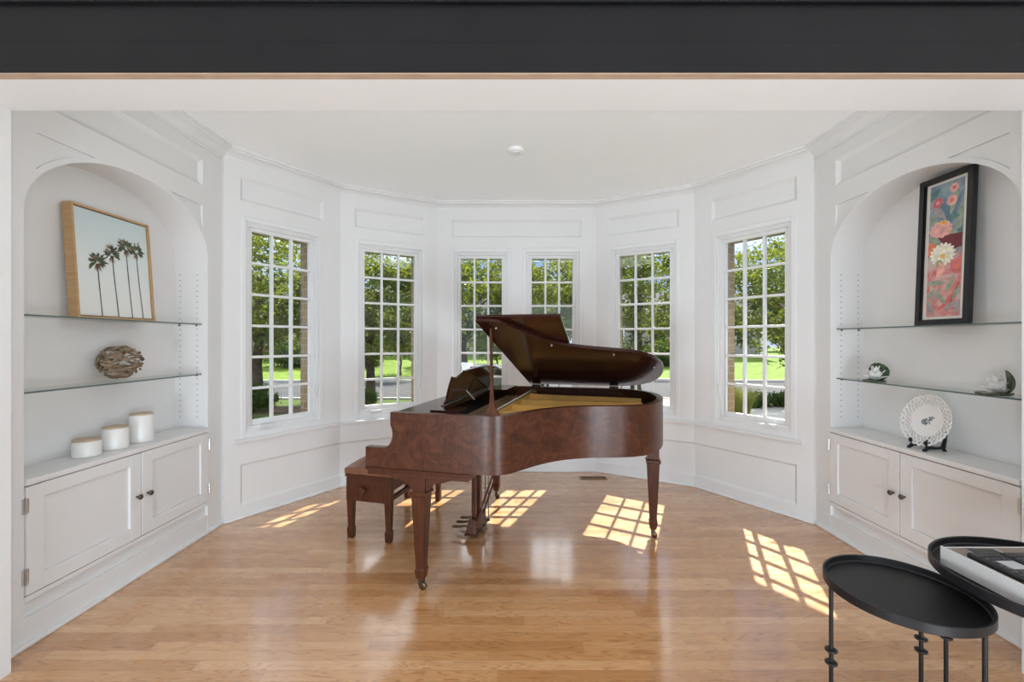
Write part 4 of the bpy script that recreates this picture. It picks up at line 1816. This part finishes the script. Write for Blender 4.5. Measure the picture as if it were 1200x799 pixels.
# parked car
def car(x, y, rz, paint):
    g = empty('car', (x, y, GZ - .08), rz)
    tag(g, 'pale grey car parked on the street behind the music desk', 'car')
    m = MB()
    body_ = [(-2.2, .35), (-2.25, .6), (-2.1, .80), (-1.2, .92), (-.55, 1.36), (.9, 1.42), (1.75, 1.0), (2.2, .92), (2.28, .6), (2.2, .35)]
    m.prism(body_, -.86, .86, 'y')
    m.build('body', paint, g, bevel=.09, seg=3)
    m = MB()
    m.prism([(-1.02, .95), (-.48, 1.31), (.15, 1.35), (.15, .95)], -.872, .872, 'y')
    m.prism([(.22, .95), (.22, 1.35), (.85, 1.36), (1.45, 1.0)], -.872, .872, 'y')
    m.build('side_windows', SCREEN, g)
    for wx in (-1.4, 1.4):
        for wy in (-.80, .80):
            m = MB()
            m.lathe([(.20, -.11), (.31, -.11), (.33, -.08), (.33, .08), (.31, .11), (.20, .11)], 24, (wx, wy, .33), 'y')
            w = m.build('wheel', BLACKPLASTIC, g, smooth=True)
            m = MB()
            m.lathe([(.20, -.115), (.20, .115)], 18, (wx, wy, .33), 'y')
            m.build('hubcap', STEEL, w)
    return g


car(-1.6, 18.9, 0.02, plain('silver_car_paint', (.27, .285, .31), .25, metal=.3, var=.02, coat=.6))


# houses across the street
def house(x, y, w, d, h, wallm, roofm, label, cols=0):
    g = empty('house', (x, y, .02))
    tag(g, label, 'house', 'houses across the street')
    m = MB()
    m.box(-w / 2, w / 2, 0, d, 0, h)
    m.build('walls', wallm, g)
    m = MB()
    m.prism([(-.5, h), (d + .5, h), (d / 2, h + 2.6)], -w / 2 - .4, w / 2 + .4, 'x')
    m.build('roof', roofm, g)
    n = int(w // 3)
    for i in range(n):
        cx = -w / 2 + w * (i + .5) / n
        m = MB()
        m.box(cx - .62, cx - .52, -.06, .02, 1.0, 2.4)
        m.box(cx + .52, cx + .62, -.06, .02, 1.0, 2.4)
        m.box(cx - .52, cx + .52, -.06, .02, 1.0, 1.1)
        m.box(cx - .52, cx + .52, -.06, .02, 2.3, 2.4)
        f_ = m.build('window', TRIMW, g)
        m = MB()
        m.box(cx - .52, cx + .52, -.02, .0, 1.1, 2.3)
        m.build('pane', SCREEN, f_)
    for i in range(cols):
        cx = -w / 2 + 1 + (w - 2) * i / max(1, cols - 1)
        m = MB()
        m.box(cx - .16, cx + .16, -1.7, -1.38, 0, .18)
        m.lathe([(.13, .18), (.13, h - .2)], 14, (cx, -1.54, 0))
        m.box(cx - .16, cx + .16, -1.7, -1.38, h - .2, h)
        m.build('column', TRIMW, g)
    return g


GREYW = mottled('grey_siding', (.26, .25, .24), (.33, .32, .31), 3)
REDB = mottled('red_brick', (.19, .10, .07), (.27, .15, .11), 8)
SLATE = mottled('slate_roof', (.06, .06, .065), (.11, .11, .115), 6)
house(-19, 35.5, 13, 8, 3.2, REDB, SLATE, 'brick house with white porch columns across the street on the left', 4)
house(-5.0, 37, 11, 8, 3.1, GREYW, SLATE, 'grey house across the street behind the left windows', 0)
house(14, 36, 14, 8, 3.2, GREYW, SLATE, 'long grey house across the street behind the right windows', 3)

# ------------------------------------------------------------------ sky, sun and added fill lights
w = bpy.data.worlds.new('world')
scene.world = w
w.use_nodes = True
nt = w.node_tree
bg = nt.nodes['Background']
tc = nt.nodes.new('ShaderNodeTexCoord')
sx = nt.nodes.new('ShaderNodeSeparateXYZ')
nt.links.new(tc.outputs['Generated'], sx.inputs[0])
rampn = nt.nodes.new('ShaderNodeValToRGB')
els = rampn.color_ramp.elements
els[0].position, els[0].color = 0.0, (.46, .58, .78, 1)
els[1].position, els[1].color = 1.0, (.16, .34, .80, 1)
e_ = els.new(.12)
e_.color = (.33, .52, .92, 1)
nt.links.new(sx.outputs['Z'], rampn.inputs['Fac'])
nz = nt.nodes.new('ShaderNodeTexNoise')
nz.inputs['Scale'].default_value = 3.0
nz.inputs['Detail'].default_value = 7
nt.links.new(tc.outputs['Generated'], nz.inputs['Vector'])
cl = nt.nodes.new('ShaderNodeMapRange')
cl.inputs['From Min'].default_value = .42
cl.inputs['From Max'].default_value = .56
nt.links.new(nz.outputs['Fac'], cl.inputs['Value'])
hi = nt.nodes.new('ShaderNodeMapRange')
hi.inputs['From Min'].default_value = .16
hi.inputs['From Max'].default_value = .42
hi.inputs['To Min'].default_value = .10
nt.links.new(sx.outputs['Z'], hi.inputs['Value'])
mu_ = nt.nodes.new('ShaderNodeMath')
mu_.operation = 'MULTIPLY'
nt.links.new(cl.outputs[0], mu_.inputs[0])
nt.links.new(hi.outputs[0], mu_.inputs[1])
mxs = nt.nodes.new('ShaderNodeMix')
mxs.data_type = 'RGBA'
nt.links.new(mu_.outputs[0], mxs.inputs['Factor'])
nt.links.new(rampn.outputs['Color'], mxs.inputs['A'])
mxs.inputs['B'].default_value = (3.4, 3.5, 3.6, 1)
nt.links.new(mxs.outputs['Result'], bg.inputs['Color'])
bg.inputs['Strength'].default_value = 1.0

sun = bpy.data.lights.new('sun', 'SUN')
sun.energy = 13.5
sun.angle = rad(0.53)
sun.color = (1.0, .965, .91)
so = bpy.data.objects.new('sun', sun)
COL.objects.link(so)
el, az = rad(48), rad(23.5)
dv = Vector((math.sin(az) * math.cos(el), math.cos(az) * math.cos(el), math.sin(el)))
so.rotation_euler = dv.to_track_quat('Z', 'Y').to_euler()
so.location = dv * 30


def area(name, loc, target, sx, sy, e, col=(1, 1, 1)):
    l = bpy.data.lights.new(name, 'AREA')
    l.shape = 'RECTANGLE'
    l.size, l.size_y = sx, sy
    l.energy = e
    l.color = col
    o = bpy.data.objects.new(name, l)
    COL.objects.link(o)
    o.location = loc
    o.rotation_euler = (Vector(target) - Vector(loc)).to_track_quat('-Z', 'Y').to_euler()
    return o


# fill lights added in the room behind the camera to brighten the bay
area('window_light', (-1.47, -4.05, 1.5), (-1.47, 0, 1.7), 2.2, 2.0, 5, (.86, .94, 1))
area('window_light', (1.57, -4.05, 1.5), (1.57, 0, 1.7), 2.2, 2.0, 22, (.86, .94, 1))
area('fill_uplight', (-1.3, -1.0, .5), (-.6, 2.0, 2.6), .8, .8, 60, (.80, .91, 1))  # unseen uplights added to lift the bay ceiling
area('fill_uplight', (1.3, -1.0, .5), (.7, 2.0, 2.6), .8, .8, 70, (.80, .91, 1))
# fill lights added under the bay ceiling, out of view behind the header
for lx in (-1.0, .05, 1.1):
    area('fill_downlight', (lx, 2.10, 2.76), (lx, 3.3, 0), .75, .5, 4.6, (.88, .95, 1))

# ------------------------------------------------------------------ camera and view
cam = bpy.data.cameras.new('camera')
cam.sensor_width = 36
cam.lens = F / 1200 * 36
cam.clip_start = 0.05
cam.clip_end = 300
co = bpy.data.objects.new('camera', cam)
COL.objects.link(co)
co.location = (0, 0, H)
co.rotation_euler = (rad(90), 0, 0)
scene.camera = co
vs = scene.view_settings
vs.view_transform = 'Standard'
vs.look = 'None'
vs.gamma = 1
vs.exposure = 0.02
vs.use_curve_mapping = False
scene.cycles.diffuse_bounces = 6
scene.cycles.transparent_max_bounces = 16
